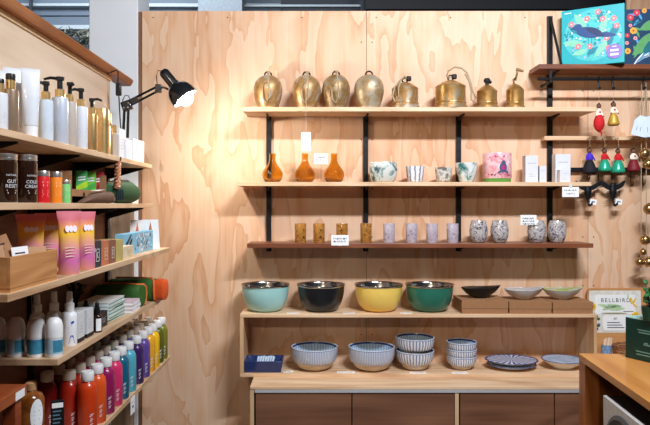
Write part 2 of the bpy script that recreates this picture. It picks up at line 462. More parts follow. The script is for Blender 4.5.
# peg batten and hook rail
yb0 = 3.335
b = B(); zb1, zb0 = Z(136, yb0), Z(140, yb0)
b.box(X(544.5, yb0), X(700, yb0), yb0, 3.3805, zb0, zb1)
for px in (589, 604, 617.5, 633): b.tube([(X(px, 3.31), 3.345, zb0+.006), (X(px, 3.31), 3.308, zb0+.002), (X(px, 3.31), 3.304, zb0+.010)], .0018, 6, 1)
tag(obj('peg_batten', b, [PINE_X, BLACK], smooth=False, bevel=.001), 'thin pale wooden batten holding the little bell angels', 'batten')
yk = 3.37
b = B(); zk1, zk0 = Z(167.5, yk), Z(171.5, yk)
b.box(X(571, yk), X(700, yk), yk, D-.0005, zk0, zk1)
HK = []
for px in (587.5, 598, 611.5, 630.5, 642.5):
    x = X(px, yk); zt = zk0+.004; zl = Z(184 if px != 642.5 else 183, yk)
    if px in (587.5, 611.5): zl = Z(178, yk)
    b.tube([(x, yk-.002, zt), (x, yk-.006, zl), (x, yk-.012, zl-.008), (x, yk-.022, zl-.008), (x, yk-.028, zl+.002), (x, yk-.028, zl+.016)], .0028, 6)
    HK.append((x, zl))
tag(obj('hook_rail', b, BLACK, bevel=.001), 'black iron hook rail fixed on the wall behind the bell angels', 'hook rail')

# ------------------------------------------------------------------ brass bells
YB = 3.27; sB = YB/F
BRASS = mottle('aged_pale_brass', [(84, 60, 36), (146, 106, 58), (170, 130, 80), (186, 176, 158), (96, 82, 68)], 13, .42, .4, coat=0, bump=.12)
BRASSD = mottle('dark_patched_brass', [(40, 34, 28), (106, 78, 46), (156, 122, 76), (156, 152, 142), (54, 44, 34)], 15, .42, .4, coat=0, bump=.12)
BRASSG = mottle('golden_brass', [(108, 72, 32), (160, 116, 56), (184, 142, 84), (178, 162, 136), (98, 72, 40)], 12, .34, .55, coat=0, bump=.06)
IRON = mat('dark_iron', (52, 46, 40), .5, .6)
def egg_bell(px, pyt, w, lab, m, loop=True):
    zt = Z(pyt, YB)-ZA; r = w*sB/2; h = zt
    t = thing('cow_bell', lab, 'bell', (X(px, YB), YB, ZA), group='old brass bells on the top bell shelf')
    pr = [(.0, h-.004), (.22*r, h-.005), (.46*r, h*.945), (.70*r, h*.875), (.88*r, h*.775), (.97*r, h*.66), (r, h*.55), (.97*r, h*.42), (.87*r, h*.24), (.73*r, h*.07), (.70*r, .006), (.71*r, 0), (.67*r, 0), (.66*r, .01), (.75*r, h*.22), (.0, h*.8)]
    obj('body', B().lathe(pr, 32, 0, sy=.88), m, t, ang=60)
    b = B(); b.tube([(.018*math.cos(a), 0, h-.004+.018*math.sin(a)) for a in [R(-20+22*i) for i in range(11)]], .0045, 8)
    obj('hanging_loop', b, IRON, t)
    if loop:
        b = B(); e = -.88*r
        pts = [(.012, -.006, h+.010), (.006, -.02, h+.004), (.004, e*.62, h-.022), (-.012, e*.95, h*.70), (-.024, e*1.06, h*.48), (-.020, e*.96, h*.24), (-.004, e*.86, h*.14), (.010, e*.96, h*.27), (.012, e*1.06, h*.5), (.008, e*.96, h*.72), (.006, e*.55, h-.014), (-.004, .006, h+.012)]
        b.tube(pts, .0036, 7); b.ball((.004, -.010, h+.010), .009, sz=.8)
        obj('twine_loop', b, TWINE, t)
    return t
egg_bell(268, 74.5, 29, 'leftmost egg-shaped brass bell with smooth golden side and twine loop', BRASS)
bell2 = egg_bell(306.5, 74.5, 28.5, 'second egg-shaped brass bell, the one with a white tag on a long thread', BRASS)
egg_bell(336, 74, 28, 'darkest egg-shaped brass bell with grey blotches, third in the row', BRASSD)
egg_bell(369, 74, 30, 'egg-shaped pale speckled brass bell without a twine loop', mottle('speckled_brass', [(108, 80, 48), (158, 124, 80), (176, 152, 116), (180, 172, 156), (64, 54, 42)], 22, .42, .4, coat=0, bump=.12), loop=False)
def can_bell(px, pyt, w, lab, top, m=BRASSG, cord=None):
    zt = Z(pyt, YB)-ZA; r = w*sB/2; h = zt
    t = thing('temple_bell', lab, 'bell', (X(px, YB), YB, ZA), group='old brass bells on the top bell shelf')
    pr = [(0, h), (.16*r, h-.002), (.5*r, h-.012), (.84*r, h-.030), (.92*r, h-.036), (.90*r, h-.042), (.90*r, .036), (.93*r, .034), (.94*r, .030), (.91*r, .027), (.91*r, .018), (1.0*r, .014), (1.0*r, 0), (.9*r, 0), (.86*r, .02), (.84*r, h-.05), (0, h-.02)]
    obj('body', B().lathe(pr, 36), m, t, ang=32)
    b = B()
    if top == 'ring':
        b.tube([(.014*math.cos(2*PI*i/14), 0, h+.010+.014*math.sin(2*PI*i/14)) for i in range(14)], .0042, 8, closed=True)
        obj('crown_ring', b, IRON, t)
        b = B(); b.box(.006, .032, -.012, .012, h+.004, h+.030); obj('felt_pad', b, mat('black_leather', (36, 32, 30), .7), t, bevel=.006)
    elif top == 'knot':
        b.lathe([(0, h-.004), (.010, h-.004), (.010, h+.008), (.016, h+.012), (.018, h+.022), (.012, h+.032), (0, h+.034)], 12); b.ball((.016, 0, h+.012), .009)
        obj('knotted_crown', b, mat('black_leather', (36, 32, 30), .7), t)
    elif top == 'hook':
        b.tube([(-.006, 0, h-.004), (-.008, 0, h+.02), (.004, 0, h+.034), (.002, 0, h+.016), (.010, 0, h+.05), (.014, 0, h+.076)], .0055, 8)
        b.loft([[(.006, -.01, h+.068), (.006, .01, h+.068), (.010, .01, h+.080), (.010, -.01, h+.080)], [(.042, -.01, h+.060), (.042, .01, h+.060), (.044, .01, h+.066), (.044, -.01, h+.066)]])
        obj('bent_hanger', b, mat('bronze', (128, 100, 64), .45, .6), t)
    if cord:
        b = B(); b.tube([(p[0]*sB, p[1]*r, h+p[2]*sB) for p in cord], .0048, 8); obj('rope_loop', b, TWINE, t)
    return t
can_bell(405, 82, 29, 'squat drum-shaped brass bell with a leather strap slung over its left side', 'ring', BRASS, cord=[(2, 0, 3), (-1, -.2, 5), (-5, -.5, 1), (-8, -.95, -8), (-9, -1.12, -18), (-12, -1.08, -22), (-14, -.8, -16), (-11, -.62, -6), (-5, -.3, 1), (0, 0, 4)])
can_bell(450.5, 80, 33, 'largest drum-shaped brass bell with a tall rope loop falling to its right', 'ring', BRASSG, cord=[(0, 0, 2), (-4, 0, 4), (-2, 0, 9), (4, 0, 13), (11, 0, 12), (16, -.1, 7), (19, -.2, -2), (21, -.3, -12), (24, -.3, -18), (22, -.3, -23), (19.5, -.3, -20), (20, -.25, -12), (18, -.2, -2), (14, -.1, 6)])
can_bell(487, 84.5, 22, 'small drum-shaped brass bell with a knotted black leather crown', 'knot')
can_bell(515, 83.5, 19, 'smallest drum-shaped brass bell with a bent bronze hanger standing up', 'hook')
# the tag hung from the second bell, over the shelf edge
t = thing('hang_tag', 'blank white hang tag on thread dangling from a bell to the amber vases', 'tag', (X(306, 3.18), 3.18, Z(151, 3.18)))
b = B(); b.box(-.024, .024, -.0005, .0005, 0, .094); b.lathe([(.003, 0), (.005, 0)], 10, 1, (0, -.0008, .087), Matrix.Rotation(R(90), 4, 'X'))
b.prism([(-.002, .02), (.002, .02), (.002, .055), (-.002, .055)], -.0004, 2, Matrix.Translation((0, -.0006, 0)))
obj('card', b, [PAPER, STEEL, mat('grey_print', (150, 150, 150), .7)], t, smooth=False)
l = t.location
b = B(); b.tube([(0, 0, .087), (0, .0, ZA-l.z+.001), (.001, .006, ZA-l.z+.004), (.0, bell2.location.y-l.y-.086, ZA-l.z+.03), (0, bell2.location.y-l.y-.084, ZA-l.z+.10), (0, bell2.location.y-l.y-.02, ZA-l.z+.178)], .0009, 5)
obj('thread', b, mat('pale_thread', (216, 206, 190), .9), t)

# ------------------------------------------------------------------ shelf B: vases, cups, boxes
AMBER = mat('amber_glass', (232, 190, 78), .04, trans=1.0, var=.02, ior=1.45)
pr = [(0, .004), (.030, .001), (.040, .004), (.0505, .024), (.0535, .042), (.050, .058), (.038, .076), (.024, .094), (.017, .112), (.016, .130), (.0165, .146), (.0175, .149), (.0150, .149), (.0142, .13), (.0150, .112), (.022, .094), (.0355, .076), (.0475, .058), (.0508, .042), (.048, .026), (.036, .008), (0, .008)]
for px, lab in ((272.5, 'amber glass bud vase at the shelf\'s left end, before the black upright'), (305, 'amber glass bud vase below the dangling white hang tag'), (334, 'amber glass bud vase just right of the small price card')):
    o = obj('bud_vase', B().lathe(pr, 36), AMBER, loc=(X(px, YB), YB, ZB+.0005), ang=60)
    tag(o, lab, 'vase', 'amber glass bud vases')
def price_card(name, px, py0, py1, w, y, zfoot, lab, seed, lines=2, holder=True, clip=False):
    z0, z1 = Z(py1, y), Z(py0, y); wx = w*y/F/2
    t = thing(name, lab, 'price card', (X(px, y), y, zfoot), group='handwritten price cards')
    b = B(); b.box(-wx, wx, -.0006, .0006, z0-zfoot, z1-zfoot)
    for k in range(lines):
        scribble(b, -wx*.75, wx*.75, z1-zfoot-(z1-z0)*(.45+.27*k), -.0008, (z1-z0)*.16, 1, seed+k)
    obj('card', b, [PAPER, INK], t, smooth=False)
    if clip: obj('clip', B().box(-.008, .008, .0007, .0036, 0, .010), mat('clear_clip', (216, 214, 210), .3), t, smooth=False)
    if holder:
        b = B(); b.tube([(0, .003, (z0-zfoot)*1.0+.02), (0, .003, .004), (0, .003, .0015)], .0012, 6); b.lathe([(0, 0), (.014, 0), (.014, .002), (0, .003)], 14, c=(0, .003, 0))
        obj('wire_stand', b, STEEL, t)
    return t
price_card('price_card', 321, 153.5, 164, 14, 3.29, ZB, 'handwritten price card between the second and third amber vases', 11)
def cup(name, px, pyt, w, lab, cat, m, mi, prof, sx=1, wob=.015, parts=None):
    h = Z(pyt, YB)-ZB; r = w*sB/2
    p = [(a*r, c*h) for a, c in prof]
    inner = [(max(0, a*r-.0045), max(c*h, .006)) for a, c in reversed(prof) if c > .0]
    mats = [0]*(len(p)-1) + [1]*(len(inner)+0) 
    pp = [(0, 0)] + p + inner + [(0, .006)]
    mm = [0]*len(p) + [1]*(len(pp)-1-len(p))
    o = obj(name, B().lathe(pp, 36, sx=sx, wob=wob, mats=mm), [m, mi], loc=(X(px, YB), YB, ZB), ang=50)
    return tag(o, lab, cat, 'hand-painted ceramics on the vase shelf')
GLZW = mat('white_glaze', (232, 230, 224), .2, coat=.4, var=.04)
cup('ceramic_bowl', 383, 162.5, 28.5, 'wide white ceramic bowl blotched with dark teal green, right of the amber vases', 'bowl', mottle('teal_blotch_glaze', [(18, 40, 48), (48, 88, 94), (206, 214, 208), (228, 226, 218), (160, 146, 120)], 17, .2, dist=1.2), GLZW, [(.7, 0), (.84, .1), (.97, .4), (1.0, .7), (.97, .9), (.93, 1.0)], wob=.03)
cup('ceramic_cup', 415, 166.5, 20, 'small straight white ceramic cup dripped with thin grey violet lines', 'cup', stripes('drip_glaze', (236, 236, 236), (120, 116, 150), 11, .75), GLZW, [(.68, 0), (.78, .06), (.86, .5), (.95, 1.0)])
cup('ceramic_cup', 443.5, 167.5, 17.5, 'smallest ceramic cup, brown rimmed with fine blue and green marks', 'cup', mottle('brown_speck_glaze', [(226, 224, 214), (150, 150, 140), (226, 222, 214), (120, 108, 96), (96, 132, 128)], 26, .25), GLZW, [(.6, 0), (.84, .12), (.92, .5), (1.0, 1.0)])
cup('ceramic_cup', 466.5, 163, 22, 'tapered white ceramic cup splashed teal green, beside the black upright', 'cup', mottle('teal_splash_glaze', [(24, 72, 76), (52, 116, 114), (222, 228, 224), (232, 234, 230), (190, 206, 200)], 14, .2), GLZW, [(.5, 0), (.64, .08), (.84, .45), (.98, .85), (1.0, 1.0)])
PINKG = mottle('pink_fleck_glaze', [(222, 110, 128), (236, 156, 164), (240, 200, 200), (226, 130, 146), (244, 222, 216)], 16, .25)
t = thing('ceramic_pot', 'tall pink flecked ceramic pot painted with a bird above a grass band', 'pot', (X(497, YB), YB, ZB), group='hand-painted ceramics on the vase shelf')
h = Z(153.5, YB)-ZB; r = 14*sB
obj('body', B().lathe([(0, 0), (r*.94, 0), (r*.96, .003), (r*.97, .02), (r, .024), (r, h-.004), (r*.98, h), (r*.92, h), (r*.92, .01), (0, .01)], 40, mats=[1, 1, 1, 0, 0, 0, 0, 0, 0]), [PINKG, mat('grass_green_glaze', (104, 158, 70), .3)], t, ang=40)
def wrap_oval(b, cx, cz, rx, rz, r, m=0, face=0, n=16):
    ps = [(cx-rx*math.cos(PI*i/n), rz*math.sin(PI*i/n)) for i in range(n+1)]
    for (x0, a0), (x1, a1) in zip(ps, ps[1:]): 
        q = [(x0, cz-a0), (x1, cz-a1), (x1, cz+a1), (x0, cz+a0)]
        if a0 < 1e-6: q = q[:3]
        elif a1 < 1e-6: q = [q[0], q[1], q[3]]
        wrap_poly(b, q, r, m, face)
def wrap_poly(b, poly, r, m=0, face=0):
    vs = []
    for x, z in poly:
        a = face+x/r; vs.append(b.bm.verts.new((r*math.sin(a), -r*math.cos(a), z)))
    f = b.bm.faces.new(vs); f.material_index = m
b = B()
def ell(cx, cz, rx, rz, n=14, rot=0): return [(cx+rx*math.cos(2*PI*i/n)*math.cos(rot)-rz*math.sin(2*PI*i/n)*math.sin(rot), cz+rx*math.cos(2*PI*i/n)*math.sin(rot)+rz*math.sin(2*PI*i/n)*math.cos(rot)) for i in range(n)]
q = r+.0006
wrap_poly(b, ell(-.018, .084, .034, .010, rot=-.35), q, 0); wrap_poly(b, ell(.016, .088, .036, .011, rot=.5), q, 0)
q += .0004
wrap_oval(b, .012, .075, .020, .026, q, 1); wrap_oval(b, .014, .100, .011, .011, q, 1)
wrap_poly(b, ell(-.006, .052, .012, .006, rot=.6), q, 1); wrap_poly(b, ell(.032, .052, .012, .006, rot=-.6), q, 1)
q += .0004
wrap_oval(b, .012, .074, .010, .013, q, 2)
rr = random.Random(5)
for k in range(26): wrap_poly(b, ell(rr.uniform(-.066, .066), rr.choice((.034, .04, .128, .134, .046)), .004, .003, 6), q, rr.choice((2, 3)))
obj('painted_bird', b, [mat('pale_blue_white_glaze', (226, 226, 236), .3), mat('slate_blue_glaze', (84, 88, 120), .3), mat('magenta_glaze', (176, 54, 120), .3), mat('crimson_glaze', (150, 40, 60), .3)], t)
WBOX = mat('white_carton', (218, 219, 224), .55, var=.02)
def carton(name, px0, px1, pyt, y, lab, zs=ZB, m=WBOX, dep=.05, group='white cartons on the vase shelf'):
    x0, x1 = X(px0, y), X(px1, y); h = Z(pyt, y)-zs
    b = B(); w = x1-x0; b.box(-w/2, w/2, 0, dep, 0, h)
    b.box(-w*.32, w*.32, -.0004, .0, h*.70, h*.73, 1); b.box(-w*.25, w*.1, -.0004, .0, h*.30, h*.32, 1); b.box(-w*.2, w*.25, -.0004, 0, h*.22, h*.24, 1)
    o = obj(name, b, [m, mat('faint_grey_print', (188, 190, 196), .6)], loc=((x0+x1)/2, y, zs), smooth=False, bevel=.0008)
    return tag(o, lab, 'box', group)
carton('carton', 525.5, 538, 155.5, 3.25, 'tall plain white carton right of the pink bird pot')
carton('carton', 539.5, 546.5, 166, 3.25, 'small narrow white carton left of the tall black upright')
carton('carton', 555.5, 570.5, 154, 3.27, 'widest white carton, right of the tall black upright')
carton('carton', 560, 570, 169.5, 3.225, 'low white carton standing in front of the widest white carton', dep=.04)
# label clipped under shelf B
t = thing('price_card', 'handwritten price card hanging below the right end of the ceramics shelf', 'price card', (X(570.5, 3.186), 3.186, ZB-.02), group='handwritten price cards')
b = B(); z1, z0 = Z(187, 3.186)-ZB+.02, Z(197, 3.186)-ZB+.02
b.box(-.042, .042, -.0006, .0006, z0, z1); scribble(b, -.032, .034, z1-.022, -.0008, .008, 1, 31); scribble(b, -.02, .02, z1-.038, -.0008, .007, 1, 32)
obj('card', b, [PAPER, INK], t, smooth=False)
obj('clip', B().box(-.008, .008, -.002, .003, z1-.004, .012), mat('clear_clip', (216, 214, 210), .3), t, smooth=False, bevel=.001)

# ------------------------------------------------------------------ shelf C: tumblers
def glassmat(name, cols, scale, trans):
    return mottle(name, cols, scale, .12, 0, trans, dist=1.4, coat=.3)
AMB2 = glassmat('tortoiseshell_glass', [(46, 22, 6), (130, 76, 24), (226, 160, 78), (84, 44, 12), (176, 112, 40)], 46, .35)
LIL = glassmat('lilac_marbled_glass', [(146, 128, 150), (206, 190, 204), (226, 214, 220), (172, 152, 174), (120, 100, 128)], 30, .35)
PAT = mottle('painted_mosaic_glass', [(196, 182, 186), (84, 66, 104), (226, 218, 212), (40, 48, 56), (168, 128, 92)], 36, .15, 0, .15, dist=1.6, coat=.4)
YT = 3.26; sT = YT/F
hT = Z(223.5, YT)-ZC
tum = [(0, 0), (.0275, 0), (.029, .003), (.0305, hT-.002), (.0295, hT), (.028, hT-.001), (.0265, .010), (0, .010)]
for px, m, lab, g in ((300.5, AMB2, 'amber mottled glass tumbler at the left end of the red-brown shelf', 'amber mottled tumblers'), (319, AMB2, 'amber mottled glass tumbler second from the left, left of the price card', 'amber mottled tumblers'),
                   (342, AMB2, 'amber mottled glass tumbler half hidden behind the white price card', 'amber mottled tumblers'), (366, AMB2, 'amber mottled glass tumbler in front of the black upright', 'amber mottled tumblers'),
                   (389, LIL, 'lilac marbled glass tumbler nearest to the amber ones', 'lilac marbled tumblers'), (411.5, LIL, 'lilac marbled glass tumbler second of the four lilac ones', 'lilac marbled tumblers'),
                   (432, LIL, 'lilac marbled glass tumbler third of the four lilac ones', 'lilac marbled tumblers'), (452.5, LIL, 'lilac marbled glass tumbler just left of the black upright', 'lilac marbled tumblers')):
    o = obj('glass_tumbler', B().lathe(tum, 28), m, loc=(X(px, YT), YT, ZC), ang=50, rotz=px)
    tag(o, lab, 'glass', g)
hE = Z(220.5, YT)-ZC
egg = [(0, 0), (.026, 0), (.033, .006), (.043, .030), (.0465, .055), (.045, .080), (.0385, .105), (.035, hE), (.0335, hE), (.037, .105), (.043, .080), (.044, .055), (.040, .030), (.03, .010), (0, .009)]
for px, lab in ((478.5, 'egg-shaped mosaic patterned glass just right of the black upright'), (499.5, 'egg-shaped mosaic patterned glass beside the gap with no card'), (536.5, 'egg-shaped mosaic patterned glass behind the right price card'), (557, 'egg-shaped mosaic patterned glass at the right end of the red-brown shelf')):
    o = obj('stemless_glass', B().lathe(egg, 32), PAT, loc=(X(px, YT), YT, ZC), ang=50, rotz=px)
    tag(o, lab, 'glass', 'egg-shaped mosaic glasses')
price_card('price_card', 340, 235, 245.5, 17.5, 3.186, ZC-.012, 'handwritten price card clipped to the red-brown shelf before an amber tumbler', 21, holder=False, clip=True)
price_card('price_card', 528.5, 215, 225, 16, 3.215, ZC, 'handwritten price card raised above the mosaic glasses on a wire stand', 23, 3)

# ------------------------------------------------------------------ low box shelf and bench
Yb0 = 3.16
xl, xr = X(240, Yb0), X(597, Yb0)
zt, zb = Z(314.2, Yb0), Z(373.8, Yb0)
ZBX = zt; ZBB = zb
t = thing('box_shelf', 'long low open pine box shelf standing on the cabinet against the wall', 'shelf', ((xl+xr)/2, 3.28, zb-.017))
c = t.location; th = .017
obj('top_board', B().box(xl-c.x, xr-c.x, Yb0-c.y, D-.001-c.y, zt-th-c.z, zt-c.z), PINE_X, t, smooth=False, bevel=.0015)
obj('bottom_board', B().box(xl-c.x, xr-c.x, Yb0-c.y, D-.001-c.y, 0, th), PINE_X, t, smooth=False, bevel=.0015)
PINE_Z = wood('pale_pine_upright', (220, 186, 148), (204, 164, 122), (170, 124, 82), 'z', 1.6, .5, .6)
for x0, x1 in ((xl, xl+.018), (xr-.014, xr)):
    obj('side_panel', B().box(x0-c.x, x1-c.x, Yb0+.0005-c.y, D-.001-c.y, th, zt-th-c.z), PINE_Z, t, smooth=False)
ZBN = zb-.017
Yn = 2.995
bx0, bx1 = X(250, Yn), 2.3
t = thing('base_cabinet', 'low walnut fronted cabinet with pale top and metal strip under the bowls', 'cabinet', ((bx0+bx1)/2, 3.2, 0))
c = t.location
obj('worktop', B().box(bx0-c.x, bx1-c.x, Yn-c.y, D-.001-c.y, ZBN-.014, ZBN), PINE_X, t, smooth=False, bevel=.002)
zc0 = ZBN-.014
obj('metal_strip', B().box(bx0+.022-c.x, bx1-c.x, Yn-.001-c.y, Yn+.02-c.y, zc0-.0145, zc0-.0005), ALU, t, smooth=False)
panels = [bx0, X(457.5, Yn), 2.0]
b = B(); b.box(bx0+.02-c.x, bx1-c.x, 3.38-c.y, 3.398-c.y, .06, zc0); b.box(bx0+.02-c.x, bx1-c.x, 3.02-c.y, 3.38-c.y, .06, .078); b.box(bx0+.03-c.x, bx1-c.x, 3.04-c.y, 3.06-c.y, 0, .06)
obj('carcass', b, PINE_X, t, smooth=False)
for x in (bx0, X(457, Yn)-.009, 1.9):
    obj('side_panel', B().box(x-c.x, x+.018-c.x, Yn+.003-c.y, 3.38-c.y, 0, zc0), PINE_Z, t, smooth=False)
edges = [X(255, Yn), X(352, Yn), X(455, Yn), X(460, Yn), X(555, Yn), X(652, Yn)]
for a, e in ((0, 1), (1, 2), (3, 4), (4, 5)):
    obj('door', B().box(edges[a]+.0025-c.x, edges[e]-.0025-c.x, Yn+.006-c.y, Yn+.024-c.y, .075, zc0-.016), WALNUT, t, smooth=False, bevel=.001)

# mixing bowls
def bowl_prof(r, h, th=.004, foot=.5, belly=.5):
    o = [(foot*r, 0)]
    for i in range(1, 9):
        a = i/8; o.append((r*(foot+(1-foot)*math.sin(a*PI/2)**.85), h*(1-math.cos(a*PI/2)**1.0)*1.0))
    i_ = [(max(0, x-th), max(th, z)) for x, z in reversed(o)]
    return o, i_
YM = 3.275; sM = YM/F
for px, col, lab in ((265.5, (168, 216, 212), 'pale aqua mixing bowl with steel rim, leftmost on the box shelf'), (321, (26, 28, 32), 'black mixing bowl with steel rim between the aqua and yellow bowls'), (378.5, (248, 210, 104), 'yellow mixing bowl with steel rim on the box shelf'), (429.5, (44, 112, 92), 'green mixing bowl with steel rim beside the brown boxes')):
    r = 24.4*sM; h = ZBX-0; h = Z(283.8, YM+.0)-ZBX
    t = thing('mixing_bowl', lab, 'bowl', (X(px, YM), YM, ZBX), group='enamelled steel mixing bowls')
    o = [(0, .002), (r*.44, 0), (r*.50, .002)]
    for i in range(1, 10):
        a = i/9; o.append((r*(.50+.46*math.sin(a*PI/2)**.9), .002+(h-.012)*(1-math.cos(a*PI/2)*.999)**.92))
    obj('outer_shell', B().lathe(o, 48), mat('enamel_%d_%d' % (col[0], col[1]), col, .3, coat=.3, var=.02), t, ang=50)
    ii = [(o[-1][0], h-.010), (r*.99, h-.008), (r, h-.004), (r*.99, h), (r*.95, h-.002), (r*.94, h-.010)]
    for i in range(8, -1, -1):
        a = i/9; ii.append((r*(.02+.90*math.sin(a*PI/2)) if i else 0, .012+(h-.03)*(1-math.cos(a*PI/2))))
    obj('steel_lining', B().lathe(ii, 48), STEEL, t, ang=60)
# boat dishes on brown boxes
for px0, px1, pyf, pyt, lab in ((462, 508, 318, 300.5, 'brown cardboard box under the black boat-shaped dish'), (509.5, 551.5, 316, 302, 'brown cardboard box under the white boat-shaped dish'), (553, 593, 315, 302, 'brown cardboard box under the green boat-shaped dish')):
    y0, y1 = 3.175, 3.375
    x0, x1 = X(px0, y0), X(px1, y0); h = Z(pyt, y0)-ZBX
    b = B(); b.box(x0, x1, y0, y1, 0, h*.72); b.box(x0-.0015, x1+.0015, y0-.0015, y1, h*.40, h)
    cx = (x0+x1)/2
    bmesh.ops.translate(b.bm, vec=(-cx, -(y0+y1)/2, 0), verts=b.bm.verts[:])
    bxo = tag(obj('cardboard_box', b, CARDB, loc=(cx, (y0+y1)/2, ZBX), smooth=False, bevel=.001), lab, 'box', 'brown boxes under the boat-shaped dishes')
def boat_dish(px, y, z, w, h, m_in, m_out, lab):
    r = w/2
    t = thing('boat_dish', lab, 'dish', (X(px, y), y, z), group='boat-shaped dishes on brown boxes')
    n = 40
    def ring(k, zz, yc):
        pts = []
        for i in range(n):
            a = 2*PI*i/n; px_ = math.cos(a)
            sharp = 1.0 + (.24*max(0, px_)**6)
            tip = .012*max(0, px_)**4*k
            pts.append((r*k*px_*sharp-.012*k, r*.72*k*math.sin(a)*(1-.25*max(0, px_)**2), zz+tip))
        return pts
    obj('outside', B().loft([ring(.36, 0, 0), ring(.42, .004, 0), ring(.72, h*.42, 0), ring(.93, h*.86, 0), ring(.98, h, 0)]), m_out, t, ang=50)
    obj('inside', B().loft([ring(.98, h, 0), ring(.955, h+.001, 0), ring(.88, h*.82, 0), ring(.66, h*.46, 0), ring(.3, .010, 0)]), m_in, t, ang=50)
    return t
zbx = [Z(300.5, 3.175), Z(302, 3.175), Z(302, 3.175)]
DBLK = mat('black_green_glaze', (12, 20, 24), .35)
boat_dish(481, 3.27, zbx[0]+.0005, 36*3.27/F, .052, DBLK, DBLK, 'black glazed boat-shaped dish on the leftmost brown box')
boat_dish(524.5, 3.27, zbx[1]+.0005, 37*3.27/F, .052, mat('pale_blue_white_glaze_dish', (226, 232, 240), .2, coat=.4), mat('grey_glaze', (196, 192, 186), .3), 'white glazed boat-shaped dish on the middle brown box')
boat_dish(563, 3.27, zbx[2]+.0005, 37*3.27/F, .052, mottle('lime_glaze', [(120, 190, 90), (170, 212, 110), (206, 226, 120), (140, 200, 100)], 9, .2), mat('grey_glaze', (196, 192, 186), .3), 'lime green glazed boat-shaped dish on the right brown box')

# blue-and-white ware on the lower board
YW = 3.26; sW = YW/F
BLUEW = stripes('blue_brush_lines', (206, 211, 220), (136, 152, 186), 84, .52)
BLUEI = stripes('blue_brush_lines_inside', (186, 208, 226), (140, 172, 206), 44, .5)
BLUEF = stripes('fine_blue_lines', (224, 224, 226), (110, 124, 160), 38, .62)
RIMB = mat('navy_rim_glaze', (44, 62, 120), .25, coat=.3)
CLAY = mat('bare_clay_foot', (206, 184, 156), .7)
def deco_bowl(px, w, z, h, lab, m=BLUEW, y=YW, group='blue and white painted bowls', flare=.82):
    r = w*y/F/2
    t = thing('painted_bowl', lab, 'bowl', (X(px, y), y, z), group=group)
    ft = .33*h
    o = [(r*flare, ft)]
    for i in range(1, 9):
        a = i/8; o.append((r*(flare+(1-flare)*math.sin(a*PI/2)), ft+(h-.006-ft)*(1-math.cos(a*PI/2))))
    obj('body', B().lathe(o, 48), m, t, ang=50)
    obj('foot', B().lathe([(0, .004), (r*.44, 0), (r*.48, .003), (r*(.5+.62*(flare-.5)), ft*.38), (r*(.5+.88*(flare-.5)), ft*.75), (r*flare, ft), (0, ft+.0005)], 40), CLAY, t, ang=40)
    obj('rim', B().lathe([(r, h-.006), (r*1.005, h-.004), (r*1.0, h), (r*.97, h+.0005), (r*.945, h-.003), (r*.935, h-.012)], 48, mats=[1, 0, 0, 0, 1]), [mat('pale_blue_rim', (200, 210, 224), .25, coat=.3), RIMB], t, ang=50)
    ii = [(r*.935, h-.012)]
    for i in range(7, -1, -1):
        a = i/8; ii.append((r*(.935*(flare-.25+(1.25-flare)*math.sin(a*PI/2))) if i else 0, .018+(h-.031)*(1-math.cos(a*PI/2))))
    obj('inside', B().lathe(ii, 48), BLUEI, t, ang=60)
    return t
hb = Z(346, YW)-ZBB
deco_bowl(314.5, 46.5, ZBB, hb, 'blue and white painted bowl right of the navy square dish')
deco_bowl(371.5, 46.5, ZBB, hb+.002, 'blue and white painted bowl left of the taller bowl stack', y=3.25)
h2 = .098
zl = ZBB; zh = Z(336.5, YW)-h2
deco_bowl(415, 38, zl, h2, 'lower blue and white bowl of the taller two-bowl stack', BLUEF, flare=.74)
deco_bowl(415, 38.5, zh, h2, 'upper blue and white bowl of the taller two-bowl stack', BLUEF, flare=.74)
h3 = .07; st = (Z(341, YW)-h3-ZBB)/2
for k, nm in enumerate(('bottom', 'middle', 'topmost')):
    deco_bowl(461.5, 29.5+.2*k, ZBB+st*k, h3, nm+' small blue and white bowl of the narrow stack before the plates', BLUEF, flare=.74)
def plate(px, w, z, h, lab, y, mi, ry=.80, scal=.02, flare=.5):
    r = w*y/F/2
    t = thing('painted_plate', lab, 'plate', (X(px, y), y, z), group='blue and white plates')
    n = 72
    def ring(k, zz, s=1): return [(r*k*math.cos(2*PI*i/n)*(1+scal*s*math.cos(18*2*PI*i/n)), r*ry*k*math.sin(2*PI*i/n)*(1+scal*s*math.cos(18*2*PI*i/n)), zz) for i in range(n)]
    obj('underside', B().loft([ring(flare, 0, 0), ring(flare+.03, .006, 0), ring(.8, h*.6, .4), ring(1.0, h)]), mat('cream_glaze', (222, 214, 200), .35), t, ang=50)
    obj('rim', B().loft([ring(1.0, h), ring(.985, h+.003), ring(.94, h+.0015)], cap=False), RIMB, t, ang=50)
    obj('inside', B().loft([ring(.94, h+.0015), ring(.8, h*.7, .4), ring(.6, h*.45, 0), ring(.2, h*.38, 0)]), mi, t, ang=50)
    return t
plate(511.5, 49, ZBB, .022, 'lower scalloped blue and white plate of the stacked pair', 3.27, BLUEI)
plate(511.5, 52, ZBB+.022, .022, 'upper scalloped blue and white plate of the stacked pair', 3.27, stripes('radial_blue_petals', (226, 230, 236), (60, 84, 150), 22, .5))
plate(562.5, 41, ZBB, .045, 'deep pale blue glazed plate at the right end of the lower shelf', 3.275, mottle('pale_blue_glaze', [(120, 160, 206), (170, 196, 224), (206, 218, 232), (120, 164, 208)], 10, .2), .95, .0, .45)
